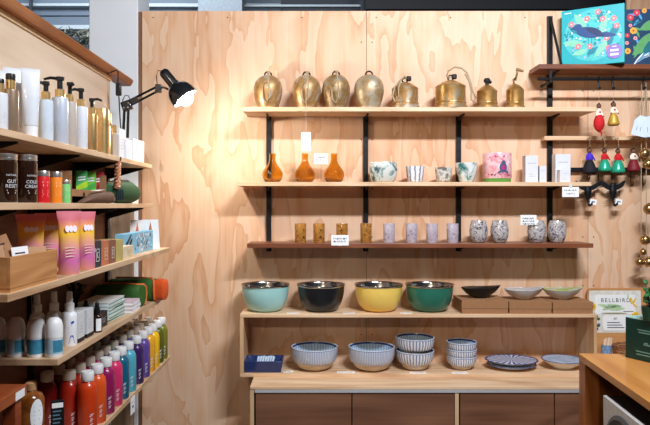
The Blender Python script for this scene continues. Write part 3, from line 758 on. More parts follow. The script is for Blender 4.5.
# navy square dish
t = thing('square_dish', 'square navy blue baking dish with pale brush marks, left end of lower shelf', 'dish', (X(263.8, 3.245), 3.245, ZBB))
w = 20*3.2/F; d = .070; h = .058
b = B()
def sq(k, z): return [(-w*k, -d*k, z), (w*k, -d*k, z), (w*k, d*k, z), (-w*k, d*k, z)]
b.loft([sq(.9, 0), sq(.96, h*.5), sq(1, h), sq(.94, h), sq(.62, .016)])
obj('dish', b, mat('navy_glaze', (22, 44, 96), .22, coat=.4), t, bevel=.004, ang=30)
b = B()
for k in range(7):
    q = [(-.045+.013*k, .12), (-.036+.013*k, .08), (-.028+.013*k, .80+.06*(k % 3)), (-.040+.013*k, .9)]
    f = b.bm.faces.new([b.bm.verts.new((px_+.004, d*(.62+.32*u)-.0012, .0165+(h-.016)*u+.0012)) for px_, u in q])
obj('brush_marks', b, mat('pale_blue_brush', (196, 214, 232), .3), t, smooth=False)
# paper price strips lying on the boards
def strip(px, y, z, w, lab, m=PAPER, rot=0):
    b = B(); b.box(-w/2, w/2, -.014, .014, 0, .001)
    o = obj('price_strip', scribble(b, -w*.4, w*.4, -.006, 0, .006, 1, int(px), Matrix.Translation((0, 0, .0012)) @ Matrix.Rotation(R(-90), 4, 'X')), [m, INK], loc=(X(px, y), y, z), smooth=False, rotz=rot)
    tag(o, lab, 'price strip', 'paper price strips on the box shelf')
strip(293, 3.19, ZBX, .06, 'paper price strip lying between the aqua and black mixing bowls')
strip(349, 3.19, ZBX, .06, 'paper price strip lying between the black and yellow mixing bowls', rot=.2)
strip(406, 3.19, ZBX, .06, 'paper price strip lying between the yellow and green mixing bowls', rot=.1)
strip(288, 3.20, ZBB, .05, 'clear price strip lying right of the navy square dish', rot=.3)
strip(346, 3.19, ZBB, .09, 'paper price strip lying before the two large painted bowls', rot=-.1)
strip(418, 3.178, ZBB, .08, 'paper price strip lying before the taller bowl stack')
strip(460, 3.178, ZBB, .08, 'paper price strip lying before the narrow bowl stack')
# ------------------------------------------------------------------ left shelving
def side_upright(px, lab):
    y = YL(px, PX+.006)
    b = B(); b.box(PX, PX+.012, y-.013, y+.013, .35, 1.70)
    z = .38
    while z < 1.68: b.box(PX+.0118, PX+.0128, y-.004, y+.004, z, z+.014, 1); z += .05
    tag(obj('shelf_upright', b, [BLACK, mat('slot_black', (6, 6, 7), .8)], smooth=False), lab, 'shelf upright', 'black slotted uprights behind the left shelves')
    return y
UPY = [side_upright(p, l) for p, l in ((31, 'black slotted upright behind the white spray bottles, nearest the camera'), (74.5, 'black slotted upright behind the row of white and black serum bottles'), (107.5, 'black slotted upright farthest along the left panel, behind small soap boxes'))]
PLYEDGE = PINE_Y
def side_shelf(ax, y0, y1, ztop, lab, th=.018, ups=UPY):
    t = thing('side_shelf', lab, 'shelf', (-.85, (y0+y1)/2, ztop-th), group='shelves along the left side panel')
    c = t.location
    obj('board', B().box(PX+.013-c.x, -ax-c.x, y0-c.y, y1-c.y, 0, th), PLYEDGE, t, smooth=False, bevel=.0012)
    for y in ups:
        if y < y0 or y > y1: continue
        b = B(); L = (-ax-PX)*.85
        b.loft([[(PX+.012-c.x, y-.004-c.y, -.05), (PX+.012-c.x, y+.004-c.y, -.05), (PX+.012-c.x, y+.004-c.y, 0), (PX+.012-c.x, y-.004-c.y, 0)],
                [(PX+L-c.x, y-.004-c.y, -.006), (PX+L-c.x, y+.004-c.y, -.006), (PX+L-c.x, y+.004-c.y, 0), (PX+L-c.x, y-.004-c.y, 0)]])
        obj('bracket', b, BLACK, t, smooth=False)
    return t
UPY.append(1.66)
S1, S2, S3, S4, S5 = CZ+.185, CZ+.006, CZ-.195, CZ-.430, CZ-.735
side_shelf(.757, .75, 2.90, S1, 'upper left shelf of pump bottles and tubes')
side_shelf(.757, .75, 2.92, S2, 'left shelf at eye level holding dark jars and coloured tins')
side_shelf(.675, 1.38, 2.90, S3, 'left shelf with a mitred near corner holding the wooden crate and pouches')
side_shelf(.722, 1.762, 2.92, S4, 'left shelf holding white roll-ons, spray bottles and notebooks')
side_shelf(.715, 1.72, 3.09, S5, 'lowest left shelf crowded with colourful bottles')

# ---- shelf 1
FROST = mat('frosted_white_bottle', (216, 219, 224), .3, coat=.2, var=.02)
SILV = mat('silver_grey_bottle', (194, 200, 210), .3, .15, var=.03)
TAUPE = mat('taupe_metal', (150, 126, 104), .35, .4, var=.05)
GREIGE = mat('greige_bottle', (184, 172, 160), .3, var=.03)
CLEARB = mat('pale_blue_clear_bottle', (200, 212, 222), .2, var=.03)
GREYTXT = mat('grey_lettering', (150, 152, 158), .6)
def L_at(px, x): return (x, YL(px, x))
def lines(b, r, z0, rows, w, face=R(38), m=0, h=.0022, gap=.006):
    for k in range(rows):
        ww = w*(1-.3*((k*7) % 3)/2)
        wrap_poly(b, [(-ww/2, z0-gap*k), (ww/2, z0-gap*k), (ww/2, z0-gap*k+h), (-ww/2, z0-gap*k+h)], r+.0005, m, face)
def pump(px, pyt, r, x, body, lab, head=1, sq=False, noz=-1, collar=GOLD, face=R(38), label=True, group='pump bottles on the upper left shelf'):
    y = YL(px, x); h = Z(pyt, y)-S1
    t = thing('pump_bottle', lab, 'bottle', (x, y, S1), group=group)
    hb = h*.70 if head else h*.74
    obj('body', B().lathe([(0, 0), (r*.94, 0), (r, .004), (r, hb-.008), (r*.94, hb-.002), (r*.5, hb), (0, hb)], 28), body, t, ang=40)
    obj('collar', B().lathe([(0, hb), (r*.62, hb), (r*.62, hb+.022), (r*.5, hb+.024), (0, hb+.024)], 20), collar, t, ang=40)
    b = B(); z = hb+.024
    if head:
        b.lathe([(0, z), (r*.34, z), (r*.34, h-.014), (r*.52, h-.012), (r*.52, h-.002), (0, h)], 16)
        b.tube([(0, 0, h-.007), (noz*.026, -noz*0-.010, h-.006), (noz*.044, -.016, h-.012)], .0052, 8, taper=[1, .9, .7])
        obj('pump_head', b, BLACKP, t)
    else:
        b.lathe([(0, z), (r*.60, z), (r*.60, h-.003), (r*.55, h), (0, h)], 18); obj('cap', b, BLACKP, t)
    if label:
        b = B(); lines(b, r, hb*.46, 5, r*1.1, face); obj('printed_lettering', b, GREYTXT, t, smooth=False)
    return t
pump(-1, 79, .021, -.80, FROST, 'white pump bottle at the left picture edge with black cap', 0)
pump(10.5, 74, .020, -.785, TAUPE, 'taupe metal bottle with tall black cap before white tubes', 0)
pump(46, 81, .021, -.815, CLEARB, 'pale clear bottle with black dispenser just right of the front white tube', noz=-.5)
pump(60, 76.5, .0245, -.80, SILV, 'tallest silver white pump bottle with gold collar', noz=-1)
pump(70, 82, .020, -.80, GREIGE, 'greige pump bottle with gold collar, right of the tallest pump bottle', noz=.4)
pump(81, 88, .0215, -.79, FROST, 'white pump bottle with gold collar, left of the gold pump bottle', noz=-.7)
pump(92, 98, .019, -.79, GOLD, 'gold pump bottle with black nozzle turned right', noz=.9)
def plain_bottle(name, px, pyt, r, x, m, lab, zs, prof, mats=None, cat='bottle', group=None, parts=()):
    y = YL(px, x); h = Z(pyt, y)-zs
    t = thing(name, lab, cat, (x, y, zs), group=group)
    for nm, mm, pr in parts + (('body', m, prof),):
        obj(nm, B().lathe([(a*r, c*h) for a, c in pr], 26), mm, t, ang=40)
    return t
plain_bottle('lotion_bottle', 102.5, 109, .0245, -.80, GOLD, 'tall gold cylinder bottle with two fine dark rings', S1, [(0, 0), (1, 0), (1, .64), (0, .64)], parts=(('cap', GOLD, [(0, .645), (.97, .645), (.97, .66), (1, .665), (1, .74), (.97, .745), (1, .75), (1, .985), (.94, 1), (0, 1)]),), group='gold bottles on the upper left shelf')
plain_bottle('lotion_bottle', 109, 112.5, .014, -.80, GOLD, 'narrow gold bottle right of the gold cylinder bottle', S1, [(0, 0), (1, 0), (1, .68), (.8, .7), (0, .7)], parts=(('cap', GOLD, [(0, .7), (.7, .7), (.7, .99), (.6, 1), (0, 1)]),), group='gold bottles on the upper left shelf')
plain_bottle('lotion_bottle', 114.5, 125, .016, -.785, GREIGE, 'short pale bottle with gold cap, left of the white cartons', S1, [(0, 0), (1, 0), (1, .70), (.6, .74), (0, .74)], parts=(('cap', GOLD, [(0, .72), (.5, .72), (.5, .99), (.42, 1), (0, 1)]),), group='gold bottles on the upper left shelf')
def squeeze_tube(px, pyt, w, x, lab, lean=0, rz=R(30), m=FROST, z0=S1):
    y = YL(px, x); h = Z(pyt, y)-z0
    t = thing('squeeze_tube', lab, 'tube', (x, y, z0), rz, 'white squeeze tubes on the upper left shelf')
    n = 24
    def ring(k, f, z):
        return [(w/2*(k+(1.18-k)*f)*math.cos(2*PI*i/n)+lean*z*f, w*.42*(1-f)*math.sin(2*PI*i/n)+.0012*math.sin(2*PI*i/n), z) for i in range(n)]
    obj('body', B().loft([ring(.86, 0, h*.17), ring(.92, .02, h*.2), ring(.95, .3, h*.45), ring(1, .62, h*.7), ring(1, .93, h*.93), ring(1, 1, h*.94), ring(1, 1, h)]), m, t, ang=40)
    obj('cap', B().lathe([(0, 0), (w*.43, 0), (w*.44, h*.16), (w*.40, h*.17), (0, h*.17)], 24), WHITEP, t, ang=40)
    b = B()
    for k, ww in enumerate((.4, .25, .35, .2)): b.box(-w*.05, w*(ww-.05), -.0003, .0003, h*(.50-.035*k), h*(.51-.035*k), 0, Matrix.Translation((0, -w*.26, 0)) @ Matrix.Rotation(R(-12), 4, 'X'))
    return t
squeeze_tube(30.5, 68.5, .042, -.79, 'large white squeeze tube standing in front, crimped end up')
squeeze_tube(14, 68, .048, -.845, 'white squeeze tube behind the taupe bottle')
squeeze_tube(-2, 70, .046, -.85, 'white squeeze tube cut by the left picture edge')
def side_carton(name, pxa, pxb, pyt, xf, wx, zs, lab, m, cat='box', group=None, extra=None, bev=.0008):
    """box whose long face runs along the shelf edge between two pixel columns"""
    y0, y1 = YL(pxa, xf), YL(pxb, xf); h = Z(pyt, (y0+y1)/2)-zs
    cx, cy = xf-wx/2, (y0+y1)/2
    t = thing(name, lab, cat, (cx, cy, zs), group=group)
    obj('carton', B().box(-wx/2, wx/2, y0-cy, y1-cy, 0, h), m, t, smooth=False, bevel=bev)
    if extra: extra(t, wx, y1-y0, h)
    return t
def grey_lines(t, wx, dy, h):
    b = B()
    for k in range(4): b.box(wx/2, wx/2+.0005, -dy*.3, dy*(.25-.1*(k % 2)), h*(.62-.10*k), h*(.64-.10*k))
    for k in range(3): b.box(-wx*.3, wx*(.25-.1*(k % 2)), -dy/2-.0005, -dy/2, h*(.62-.12*k), h*(.645-.12*k))
    obj('printed_lettering', b, mat('faint_grey_print', (188, 190, 196), .6), t, smooth=False)
side_carton('carton', 119.5, 125.5, 129, -.772, .036, S1, 'tall white carton left of the lamp base on the upper left shelf', WBOX, group='white cartons at the end of the upper left shelf', extra=grey_lines)
side_carton('carton', 126.5, 132, 140, -.765, .045, S1, 'short white carton in front of the desk lamp base', WBOX, group='white cartons at the end of the upper left shelf', extra=grey_lines)
side_carton('carton', 133.3, 144, 140, -.765, .05, S1, 'widest white carton at the far end of the upper left shelf', WBOX, group='white cartons at the end of the upper left shelf', extra=grey_lines)

# ---- desk lamp clamped to the shelf end
ly = 2.86; lx = -.873
t = thing('desk_lamp', 'black jointed desk lamp clamped to the left shelf, glowing against the wall', 'lamp', (lx, ly, S1))
def lp(px, py, y=ly): return (X(px, y)-lx, y-ly, Z(py, y)-S1)
j1, j2 = lp(126.5, 105), lp(158.5, 88.5, 2.88)
b = B(); b.box(-.022, .022, -.022, .022, 0, .012); b.box(-.016, .016, -.018, .018, .012, .05)
obj('clamp', b, BLACKG, t, smooth=False, bevel=.003)
b = B()
for dx in (-.011, .011): b.tube([(dx+.002, 0, .03), (j1[0]+dx*.8, j1[1], j1[2]-.01)], .0065, 8)
obj('lower_arm', b, BLACKG, t)
b = B(); b.box(-.022, .022, -.012, .012, -.026, .018, 0, Matrix.Translation(j1) @ Matrix.Rotation(R(-20), 4, 'Y'))
for dx, dz in ((-.008, -.014), (.010, -.012), (.012, .008)): b.lathe([(0, -.0135), (.005, -.0135), (.005, .0135), (0, .0135)], 10, 1, (j1[0]+dx, j1[1], j1[2]+dz), Matrix.Rotation(R(90), 4, 'X'))
obj('elbow_joint', b, [BLACKG, STEEL], t, bevel=.003)
dv = (Vector(j2)-Vector(j1)); nv = Vector((-dv.z, 0, dv.x)).normalized()
b = B()
for k in (-.010, .012): b.tube([Vector(j1)+nv*k+dv*.02, Vector(j2)+nv*k*.9], .0055, 8)
b.box(-.028, .028, -.006, .006, -.012, .012, 0, Matrix.Translation(Vector(j1)+dv*.20) @ Matrix.Rotation(-math.atan2(dv.z, dv.x), 4, 'Y'))
obj('upper_arm', b, BLACKG, t)
b = B(); b.box(-.014, .014, -.011, .011, -.020, .018, 0, Matrix.Translation(j2)); b.tube([Vector(j2), Vector(j2)+Vector((.022, 0, .006)), Vector(j2)+Vector((.045, 0, -.004))], .006, 8)
obj('head_joint', b, BLACKG, t, bevel=.003)
hd0 = Vector(lp(164.5, 73, 2.89)); ax = Vector((.62, .03, -.76)).normalized()
M = Matrix.Translation(hd0) @ ax.to_track_quat('Z', 'Y').to_matrix().to_4x4()
b = B(); pr = [(0, -.016), (.016, -.013), (.023, -.003), (.024, .010), (.024, .060), (.026, .062), (.026, .070), (.032, .074), (.046, .084), (.058, .104), (.064, .128), (.0655, .150), (.063, .150), (.0615, .128), (.056, .106), (.044, .088), (.02, .078), (0, .078)]
b.lathe(pr, 36, mtx=M)
obj('lamp_shade', b, [BLACKG], t, ang=40)
em = NT('lit_bulb'); em.bs.inputs['Emission Color'].default_value = (1, .93, .82, 1); em.bs.inputs['Emission Strength'].default_value = 380; em.bs.inputs['Base Color'].default_value = (1, 1, 1, 1)
b = B(); b.lathe([(0, .082), (.013, .082), (.014, .110), (.024, .122), (.033, .140), (.034, .156), (.027, .172), (.013, .180), (0, .181)], 24, mtx=M)
obj('bulb', b, em.mat, t, ang=60)
b = B(); a0 = Vector(lp(163, 74, 2.89))
b.tube([Vector(lp(163, 71, 2.89)), Vector(lp(158, 70.5, 2.89)), Vector(lp(156.5, 76, 2.88)), Vector(lp(157, 84, 2.88)), Vector(j2)], .0022, 6)
obj('head_cable', b, BLACKP, t)
b = B(); b.tube([Vector(lp(123, 107)), Vector(lp(122.8, 100)), Vector(lp(125, 95.5)), Vector(lp(128.5, 95.8)), Vector(lp(130.5, 101))], .0022, 6)
obj('elbow_cable', b, BLACKP, t)
# cable with its in-line switch, looped over the rail end
t = thing('lamp_cable', 'black lamp cable with in-line switch looped over the orange rail end', 'cable', (X(118.5, 2.83), 2.83, S1+.004))
c = Vector(t.location)
yq = 2.83
xs = PX+.045+.004
def cp(px, py, y=yq): return Vector((X(px, y), y, Z(py, y)))-c
b = B(); b.tube([cp(114, 73.5)+Vector((-.03, 0, .0)), cp(114.5, 71), cp(116.5, 70.2), cp(118, 72.5), cp(118, 79), cp(118.2, 84)], .003, 6)
b.tube([cp(118.8, 95), cp(119.6, 110), cp(120.5, 124), cp(121.5, 138), cp(123.5, 149)+Vector((0, 0, 0))], .003, 6)
obj('cord', b, BLACKP, t)
M = Matrix.Translation(cp(118.6, 89.5))
obj('switch', B().box(-.012, .012, -.009, .009, -.028, .028, 0, M), BLACKP, t, bevel=.004)

# ---- shelf 2
BROWNG = mat('dark_brown_glass_jar', (44, 24, 16), .12, var=.1, coat=.4)
LIDS = mat('silver_lid', (206, 200, 192), .28, .85, var=.04)
def dark_jar(px, x, r, pyt, l1, l2, lab):
    y = YL(px, x); h = Z(pyt, y)-S2
    t = thing('dark_jar', lab, 'jar', (x, y, S2), group='dark brown jars on the left shelf')
    obj('body', B().lathe([(0, 0), (r*.94, 0), (r, .005), (r, h*.80), (r*.96, h*.85), (r*.93, h*.87), (0, h*.87)], 32), BROWNG, t, ang=50)
    obj('lid', B().lathe([(0, h*.87), (r*.97, h*.87), (r*1.0, h*.88), (r*1.0, h*.92), (r*.95, h*.925), (r*.95, h*.935), (r*1.0, h*.94), (r*1.0, h*.985), (r*.95, h), (0, h)], 32), LIDS, t, ang=30)
    b = B(); f = R(58)
    text_b(b, 'NATURAL', .0065, r+.0006, f, h*.56)
    text_b(b, l1, .0125, r+.0006, f, h*.43); text_b(b, l2, .0125, r+.0006, f, h*.335)
    lines(b, r, h*.235, 2, r*.9, f, h=.003)
    obj('white_lettering', b, mat('white_lettering', (226, 224, 226), .6), t, smooth=False)
    return t
dark_jar(26.5, -.790, .0275, 155, 'COLD', 'CREAM', 'dark brown jar with silver lid, right one of two beside the red tin')
dark_jar(5.5, -.790, .0285, 154, 'GUT', 'RESET', 'dark brown jar with silver lid, left one of two at the shelf start')
def tin(px, x, r, pyt, col, lab):
    y = YL(px, x); h = Z(pyt, y)-S2
    t = thing('small_tin', lab, 'tin', (x, y, S2), group='bright coloured tins beside the dark jars')
    obj('body', B().lathe([(0, 0), (r*.97, 0), (r, .002), (r, h*.80), (r*.95, h*.83), (0, h*.83)], 28), mat('tin_%d_%d' % col[:2], col, .4, var=.03), t, ang=40)
    obj('lid', B().lathe([(0, h*.83), (r*1.0, h*.83), (r*1.0, h*.98), (r*.95, h), (0, h)], 28), LIDS, t, ang=40)
    b = B()
    for k, (z, w) in enumerate(((.62, .8), (.52, .7), (.38, .9), (.32, .9), (.26, .7), (.2, .9))): wrap_poly(b, [(-r*w*.5, h*z), (r*w*.5, h*z), (r*w*.5, h*(z+.05 if k < 2 else z+.025)), (-r*w*.5, h*(z+.05 if k < 2 else z+.025))], r+.0004, 0, R(48))
    obj('pale_lettering', b, mat('pale_lettering', (250, 226, 214), .6), t, smooth=False)
tin(42.5, -.785, .0195, 171, (220, 30, 38), 'red tin with silver lid right of the dark jars')
tin(55.5, -.785, .0190, 172, (248, 140, 36), 'orange tin with silver lid between the red and green tins')
tin(65.5, -.785, .0150, 180, (126, 208, 122), 'small green tin with silver lid')
# counter display with packets
ca = thing('display_carton', 'brown cardboard counter display holding three small upright packets', 'carton', (-.85, 2.24, S2))
c = ca.location; b = B(); h = .046
b.box(-.07, .055, -.19, .14, 0, h*.5)
b.box(-.07, -.066, -.19, .14, 0, .105); b.box(.051, .055, -.19, .14, 0, h)
b.box(-.07, .055, -.194, -.19, 0, .105); b.box(-.07, .055, .14, .144, 0, .105)
obj('tray', b, KRAFT, ca, smooth=False)
b = B()
for yy in (-.085, .0, .09): b.lathe([(0, 0), (.010, 0)], 14, 0, (.0555, yy, h*.62), Matrix.Rotation(R(90), 4, 'Y'))
obj('finger_holes', b, mat('hole_black', (14, 10, 8), .9), ca, smooth=False)
def packet(px, x, pyt, c1, c2, lab):
    y = YL(px, x); z0 = S2+h*.5; hh = Z(pyt, y)-z0
    t = thing('snack_packet', lab, 'packet', (x, y, z0), R(40), 'small packets in the cardboard display')
    b = B(); b.box(-.020, .020, -.008, .008, 0, hh)
    obj('sleeve', b, mat('packet_%d_%d' % c1[:2], c1, .4), t, smooth=False, bevel=.002)
    b = B(); b.prism([(-.020, .02), (.020, .035), (.020, hh*.62), (-.020, hh*.40)], -.0004, 0, Matrix.Translation((0, -.0082, 0)))
    obj('printed_band', b, mat('packet_%d_%d' % c2[:2], c2, .4), t, smooth=False)
    b = B()
    for k in range(2): b.prism([(-.014, hh*(.70-.10*k)), (.012, hh*(.74-.10*k)), (.012, hh*(.79-.10*k)), (-.014, hh*(.75-.10*k))], -.0004, 0, Matrix.Translation((0, -.0088, 0)))
    obj('white_lettering', b, PAPER, t, smooth=False)
packet(81, -.835, 170.5, (70, 170, 96), (168, 206, 40), 'green and lime packet, first in the cardboard display')
packet(90, -.835, 172, (112, 192, 60), (70, 160, 60), 'light green packet, middle one in the cardboard display')
packet(98.5, -.825, 172.5, (178, 26, 40), (140, 20, 34), 'red packet, last in the cardboard display')
# kraft bag lying on the edge
t = thing('kraft_bag', 'dark brown kraft paper bag lying open before the packet display', 'bag', (-.775, 2.18, S2), group=None)
b = B(); n = 16
def rg(y, w, hh, k=0): return [(w*math.cos(2*PI*i/n)*.5, y, max(.001, hh*.5+hh*.5*math.sin(2*PI*i/n)+k)) for i in range(n)]
b.loft([rg(-.12, .022, .003), rg(-.08, .028, .014), rg(0, .032, .034), rg(.09, .034, .042), rg(.19, .034, .044)])
obj('bag', b, mat('dark_kraft', (96, 66, 50), .8, bump=.3), t, ang=50)
b = B(); b.loft([rg(.186, .030, .036, .002), rg(.205, .026, .030, .004), rg(.212, .012, .012, .012)])
obj('tissue_filling', b, mat('cream_tissue', (236, 206, 160), .8), t, ang=60)
b = B(); b.box(-.012, .012, .02, .10, .0415, .0425, 0, Matrix.Rotation(R(4), 4, 'X')); obj('white_label', b, PAPER, t, smooth=False)
# green pouch
t = thing('zip_pouch', 'plump dark green pouch with black zip lying near the shelf end', 'pouch', (-.80, 2.585, S2))
b = B(); n = 20
def pr_(y, w, hh, zc_): return [(w*math.cos(2*PI*i/n), y, max(.0005, zc_+hh*math.sin(2*PI*i/n))) for i in range(n)]
b.loft([pr_(-.20, .006, .03, .045), pr_(-.17, .026, .038, .044), pr_(-.06, .040, .045, .045), pr_(.08, .042, .048, .047), pr_(.16, .034, .036, .044), pr_(.215, .008, .012, .048)])
obj('body', b, mat('green_canvas', (22, 72, 34), .75, var=.15, bump=.3, scale=200), t, ang=60)
b = B(); b.tube([(.0, -.195, .075), (.008, -.1, .089), (.008, .05, .095), (.006, .15, .082), (0, .21, .058)], .005, 6, taper=[1, 1, 1, 1, .6])
obj('zip', b, BLACKP, t)
b = B()
for k in range(4): b.tube([(.030+.002*k, -.155+.018*k, .012), (.033+.002*k, -.155+.018*k, .045), (.022, -.15+.018*k, .076)], .0028, 6)
obj('ribbed_trim', b, mat('navy_rib', (24, 36, 52), .7), t)
t = thing('booklet', 'pale pink booklet standing at the end of the jar shelf behind the pouch', 'booklet', (-.83, 2.86, S2))
obj('cover', B().box(-.002, .004, -.05, .045, 0, .085), mat('pale_pink_card', (224, 196, 206), .6), t, smooth=False)
obj('pages', B().box(.0042, .009, -.048, .043, .002, .083), PAPER, t, smooth=False)
# hanging plaited leather
y = YL(116, -.772)
t = thing('leather_tassel', 'tan plaited leather strap hanging from the upper left shelf edge', 'strap', (-.764, y, Z(188, y)))
b = B(); L = S1-.018-Z(188, y)
for ph in (0, 2*PI/3, 4*PI/3):
    b.tube([(.006*math.cos(ph+k*.9), .014*math.sin(ph+k*.9)-.012*(1-k/14), L*k/14) for k in range(15)], .0065, 6)
obj('plait', b, mat('tan_leather', (176, 116, 80), .55, var=.15), t)
b = B(); b.tube([(0, 0, L-.004), (.010, 0, L+.006), (.010, 0, L+.018)], .003, 6); obj('hook', b, BLACK, t)

# ---- shelf 3
t = thing('wooden_crate', 'open honey-coloured wooden crate of cards at the near shelf corner', 'crate', (-.79, 1.53, S3))
c = t.location; b = B(); hx = -.680-c.x; lx0 = -.93-c.x; y0, y1 = 1.402-c.y, 1.655-c.y; hh = .079
w = .009
obj('base', B().box(lx0+.001, hx-.001, y0+.001, y1-.001, 0, .008), CRATE, t, smooth=False)
CRX = wood('crate_end_timber', (208, 150, 94), (192, 132, 78), (156, 98, 54), 'x', 2, .55, .6)
obj('long_side', B().box(hx-w, hx, y0, y1, .0085, hh), CRATE, t, smooth=False, bevel=.001)
obj('long_side', B().box(lx0, lx0+w, y0, y1, .0085, hh), CRATE, t, smooth=False, bevel=.001)
obj('end_panel', B().box(lx0+w, hx-w, y0, y0+w, .0085, hh), CRX, t, smooth=False, bevel=.001)
obj('end_panel', B().box(lx0+w, hx-w, y1-w, y1, .0085, hh), CRX, t, smooth=False, bevel=.001)
def slip(x, y, z, w, h, rx, ry, rz, m, lab, print_=True, name='kraft_card', cat='card', g='cards in the wooden crate'):
    tt = thing(name, lab, cat, (x, y, z), rz, g); M = Matrix.Rotation(rx, 4, 'X') @ Matrix.Rotation(ry, 4, 'Y')
    obj('sheet', B().box(-w/2, w/2, -.0008, .0008, 0, h, 0, M), m, tt, smooth=False)
    if print_:
        b = B()
        for k in range(3): b.box(-w*.3, w*(.3-.1*k), -.0014, -.0009, h*(.80-.10*k), h*(.84-.10*k), 0, M)
        b.lathe([(.004, 0), (.008, 0)], 12, 0, (0, 0, 0), M @ Matrix.Translation((w*.1, -.0011, h*.42)) @ Matrix.Rotation(R(90), 4, 'X'))
        obj('stamped_print', b, mat('dark_brown_ink', (70, 44, 30), .8), tt, smooth=False)
    return tt
slip(-.722, 1.505, S3+.0095, .060, .118, R(-16), R(-20), R(35), mat('kraft_brown', (170, 122, 84), .8), 'brown printed card leaning highest in the wooden crate')
slip(-.760, 1.475, S3+.0095, .070, .122, R(-10), R(-24), R(32), mat('kraft_brown', (170, 122, 84), .8), 'brown printed card at the picture edge in the wooden crate')
slip(-.725, 1.44, S3+.0095, .050, .092, R(-10), R(-8), R(40), mat('kraft_pale', (196, 152, 112), .8), 'pale brown card at the front of the wooden crate', False)
slip(-.706, 1.525, S3+.0095, .040, .086, R(-10), R(-4), R(50), PAPER, 'white paper slip in the wooden crate beside the brown cards', True, 'paper_slip', 'paper')
slip(-.705, 1.60, S3+.0095, .07, .080, R(-8), R(2), R(72), mat('kraft_pale', (196, 152, 112), .8), 'plain card at the far end of the wooden crate', False)
# foil pouches
def grad(name, stops, h):
    t = NT(name); s = t.node('ShaderNodeSeparateXYZ'); t.link(t.tc.outputs['Object'], s.inputs[0])
    nz = t.noise(t.tc.outputs['Object'], 14, 2)
    f = t.math('ADD', t.math('DIVIDE', s.outputs[2], h), t.math('MULTIPLY_ADD', nz.outputs['Fac'], .3, -.15))
    r = t.ramp(f, [(p, lin(*c)) for p, c in stops]); t.link(r.outputs[0], t.bs.inputs['Base Color']); t.set(Roughness=.32, Coat_Weight=.15); return t.mat
FOIL = grad('pink_amber_foil_print', [(0, (236, 160, 120)), (.2, (214, 110, 170)), (.36, (226, 140, 160)), (.48, (240, 176, 110)), (.62, (250, 196, 40)), (.74, (240, 160, 90)), (.88, (214, 110, 120)), (1, (222, 130, 140))], .178)
def foil_pouch(px, x, pyt, w, rz, lab):
    y = YL(px, x); h = Z(pyt, y)-S3
    t = thing('foil_pouch', lab, 'pouch', (x, y, S3), rz, 'pink and amber foil pouches')
    n = 20
    def ring(wk, d, z): return [(w/2*wk*math.cos(2*PI*i/n)*(1 if abs(math.cos(2*PI*i/n)) < .9 else 1), d*math.sin(2*PI*i/n)*(abs(math.sin(2*PI*i/n))**.2), z) for i in range(n)]
    obj('pouch', B().loft([ring(.86, .026, 0), ring(.86, .028, .01), ring(.84, .026, h*.3), ring(.84, .020, h*.55), ring(.90, .010, h*.80), ring(1.0, .0022, h*.93), ring(1.04, .0016, h)]), FOIL, t, ang=50)
    b = B()
    for dx in (-.34, 0, .34):
        M = Matrix.Translation((w*.46*dx, -.0150, h*.72)) @ Matrix.Rotation(R(-10), 4, 'X')
        b.prism(ell(0, 0, w*.085, h*.055, 16), -.001, 0, M)
    obj('white_ovals', b, mat('pale_lilac_print', (240, 226, 236), .5), t, smooth=False)
    b = B()
    for k in range(4): b.box(-w*.30, w*(.12-.06*(k % 2)), -.001, 0, h*(.42-.045*k), h*(.429-.045*k), 0, Matrix.Translation((0, -.0262+.0012*(2-k), 0)))
    obj('printed_lines', b, mat('cream_print', (250, 226, 190), .5), t, smooth=False)
foil_pouch(69, -.702, 211, .068, R(42), 'brightly lit pink and amber foil pouch beside the wooden crate')
foil_pouch(85.7, -.706, 211.5, .066, R(52), 'brightly lit pink and amber foil pouch beside the black soap box')
foil_pouch(49, -.862, 213, .085, R(36), 'shaded pink and amber foil pouch behind the wooden crate, right one')
foil_pouch(31, -.868, 214, .085, R(30), 'shaded pink and amber foil pouch behind the wooden crate, left one')
def soap_print(col):
    def f(t, wx, dy, h):
        b = B(); y0, y1, z0, z1 = -dy*.10, dy*.28, h*.22, h*.70; e = .0022; x0, x1 = wx/2, wx/2+.0005
        for a, c_, d_, e_ in ((y0, y1, z0, z0+e), (y0, y1, z1-e, z1), (y0, y0+e, z0, z1), (y1-e, y1, z0, z1), (y0+dy*.1, y1-dy*.1, h*.36, h*.39), (y0+dy*.1, y0+dy*.16, h*.36, h*.58), (y0+dy*.1, y1-dy*.1, h*.55, h*.58)): b.box(x0, x1, a, c_, d_, e_)
        obj('square_emblem', b, mat('emblem_%d' % col[0], col, .6), t, smooth=False)
    return f
def black_extra(t, wx, dy, h):
    soap_print((226, 224, 220))(t, wx, dy, h)
    obj('pale_blue_sticker', B().box(-wx*.1, wx/2+.0006, -dy/2-.0006, -dy*.18, h*.60, h*.74), mat('pale_blue_sticker', (170, 206, 232), .5), t, smooth=False)
g = 'small soap boxes along the shelf edge'
SX = -.686
side_carton('soap_box', 92.6, 101.3, 241, SX, .075, S3, 'black soap box with white square emblem, first of the small boxes', mat('black_card', (42, 46, 56), .5), group=g, extra=black_extra)
side_carton('soap_box', 101.6, 109, 240.5, SX, .075, S3, 'copper orange soap box with square emblem', mat('copper_card', (190, 112, 76), .45), group=g, extra=soap_print((240, 206, 176)))
side_carton('soap_box', 109.3, 115.8, 240, SX, .075, S3, 'brown soap box with white square emblem', mat('brown_card', (132, 84, 66), .5), group=g, extra=soap_print((236, 220, 206)))
side_carton('soap_box', 116.1, 123, 239.5, SX, .075, S3, 'olive yellow soap box with faint square emblem', mat('olive_card', (186, 166, 96), .5), group=g, extra=soap_print((206, 192, 130)))
side_carton('soap_box', 123.3, 133.5, 246, SX, .055, S3, 'low cream soap box, last of the small boxes', mat('cream_card', (220, 202, 170), .6), group=g, extra=soap_print((206, 188, 152)))
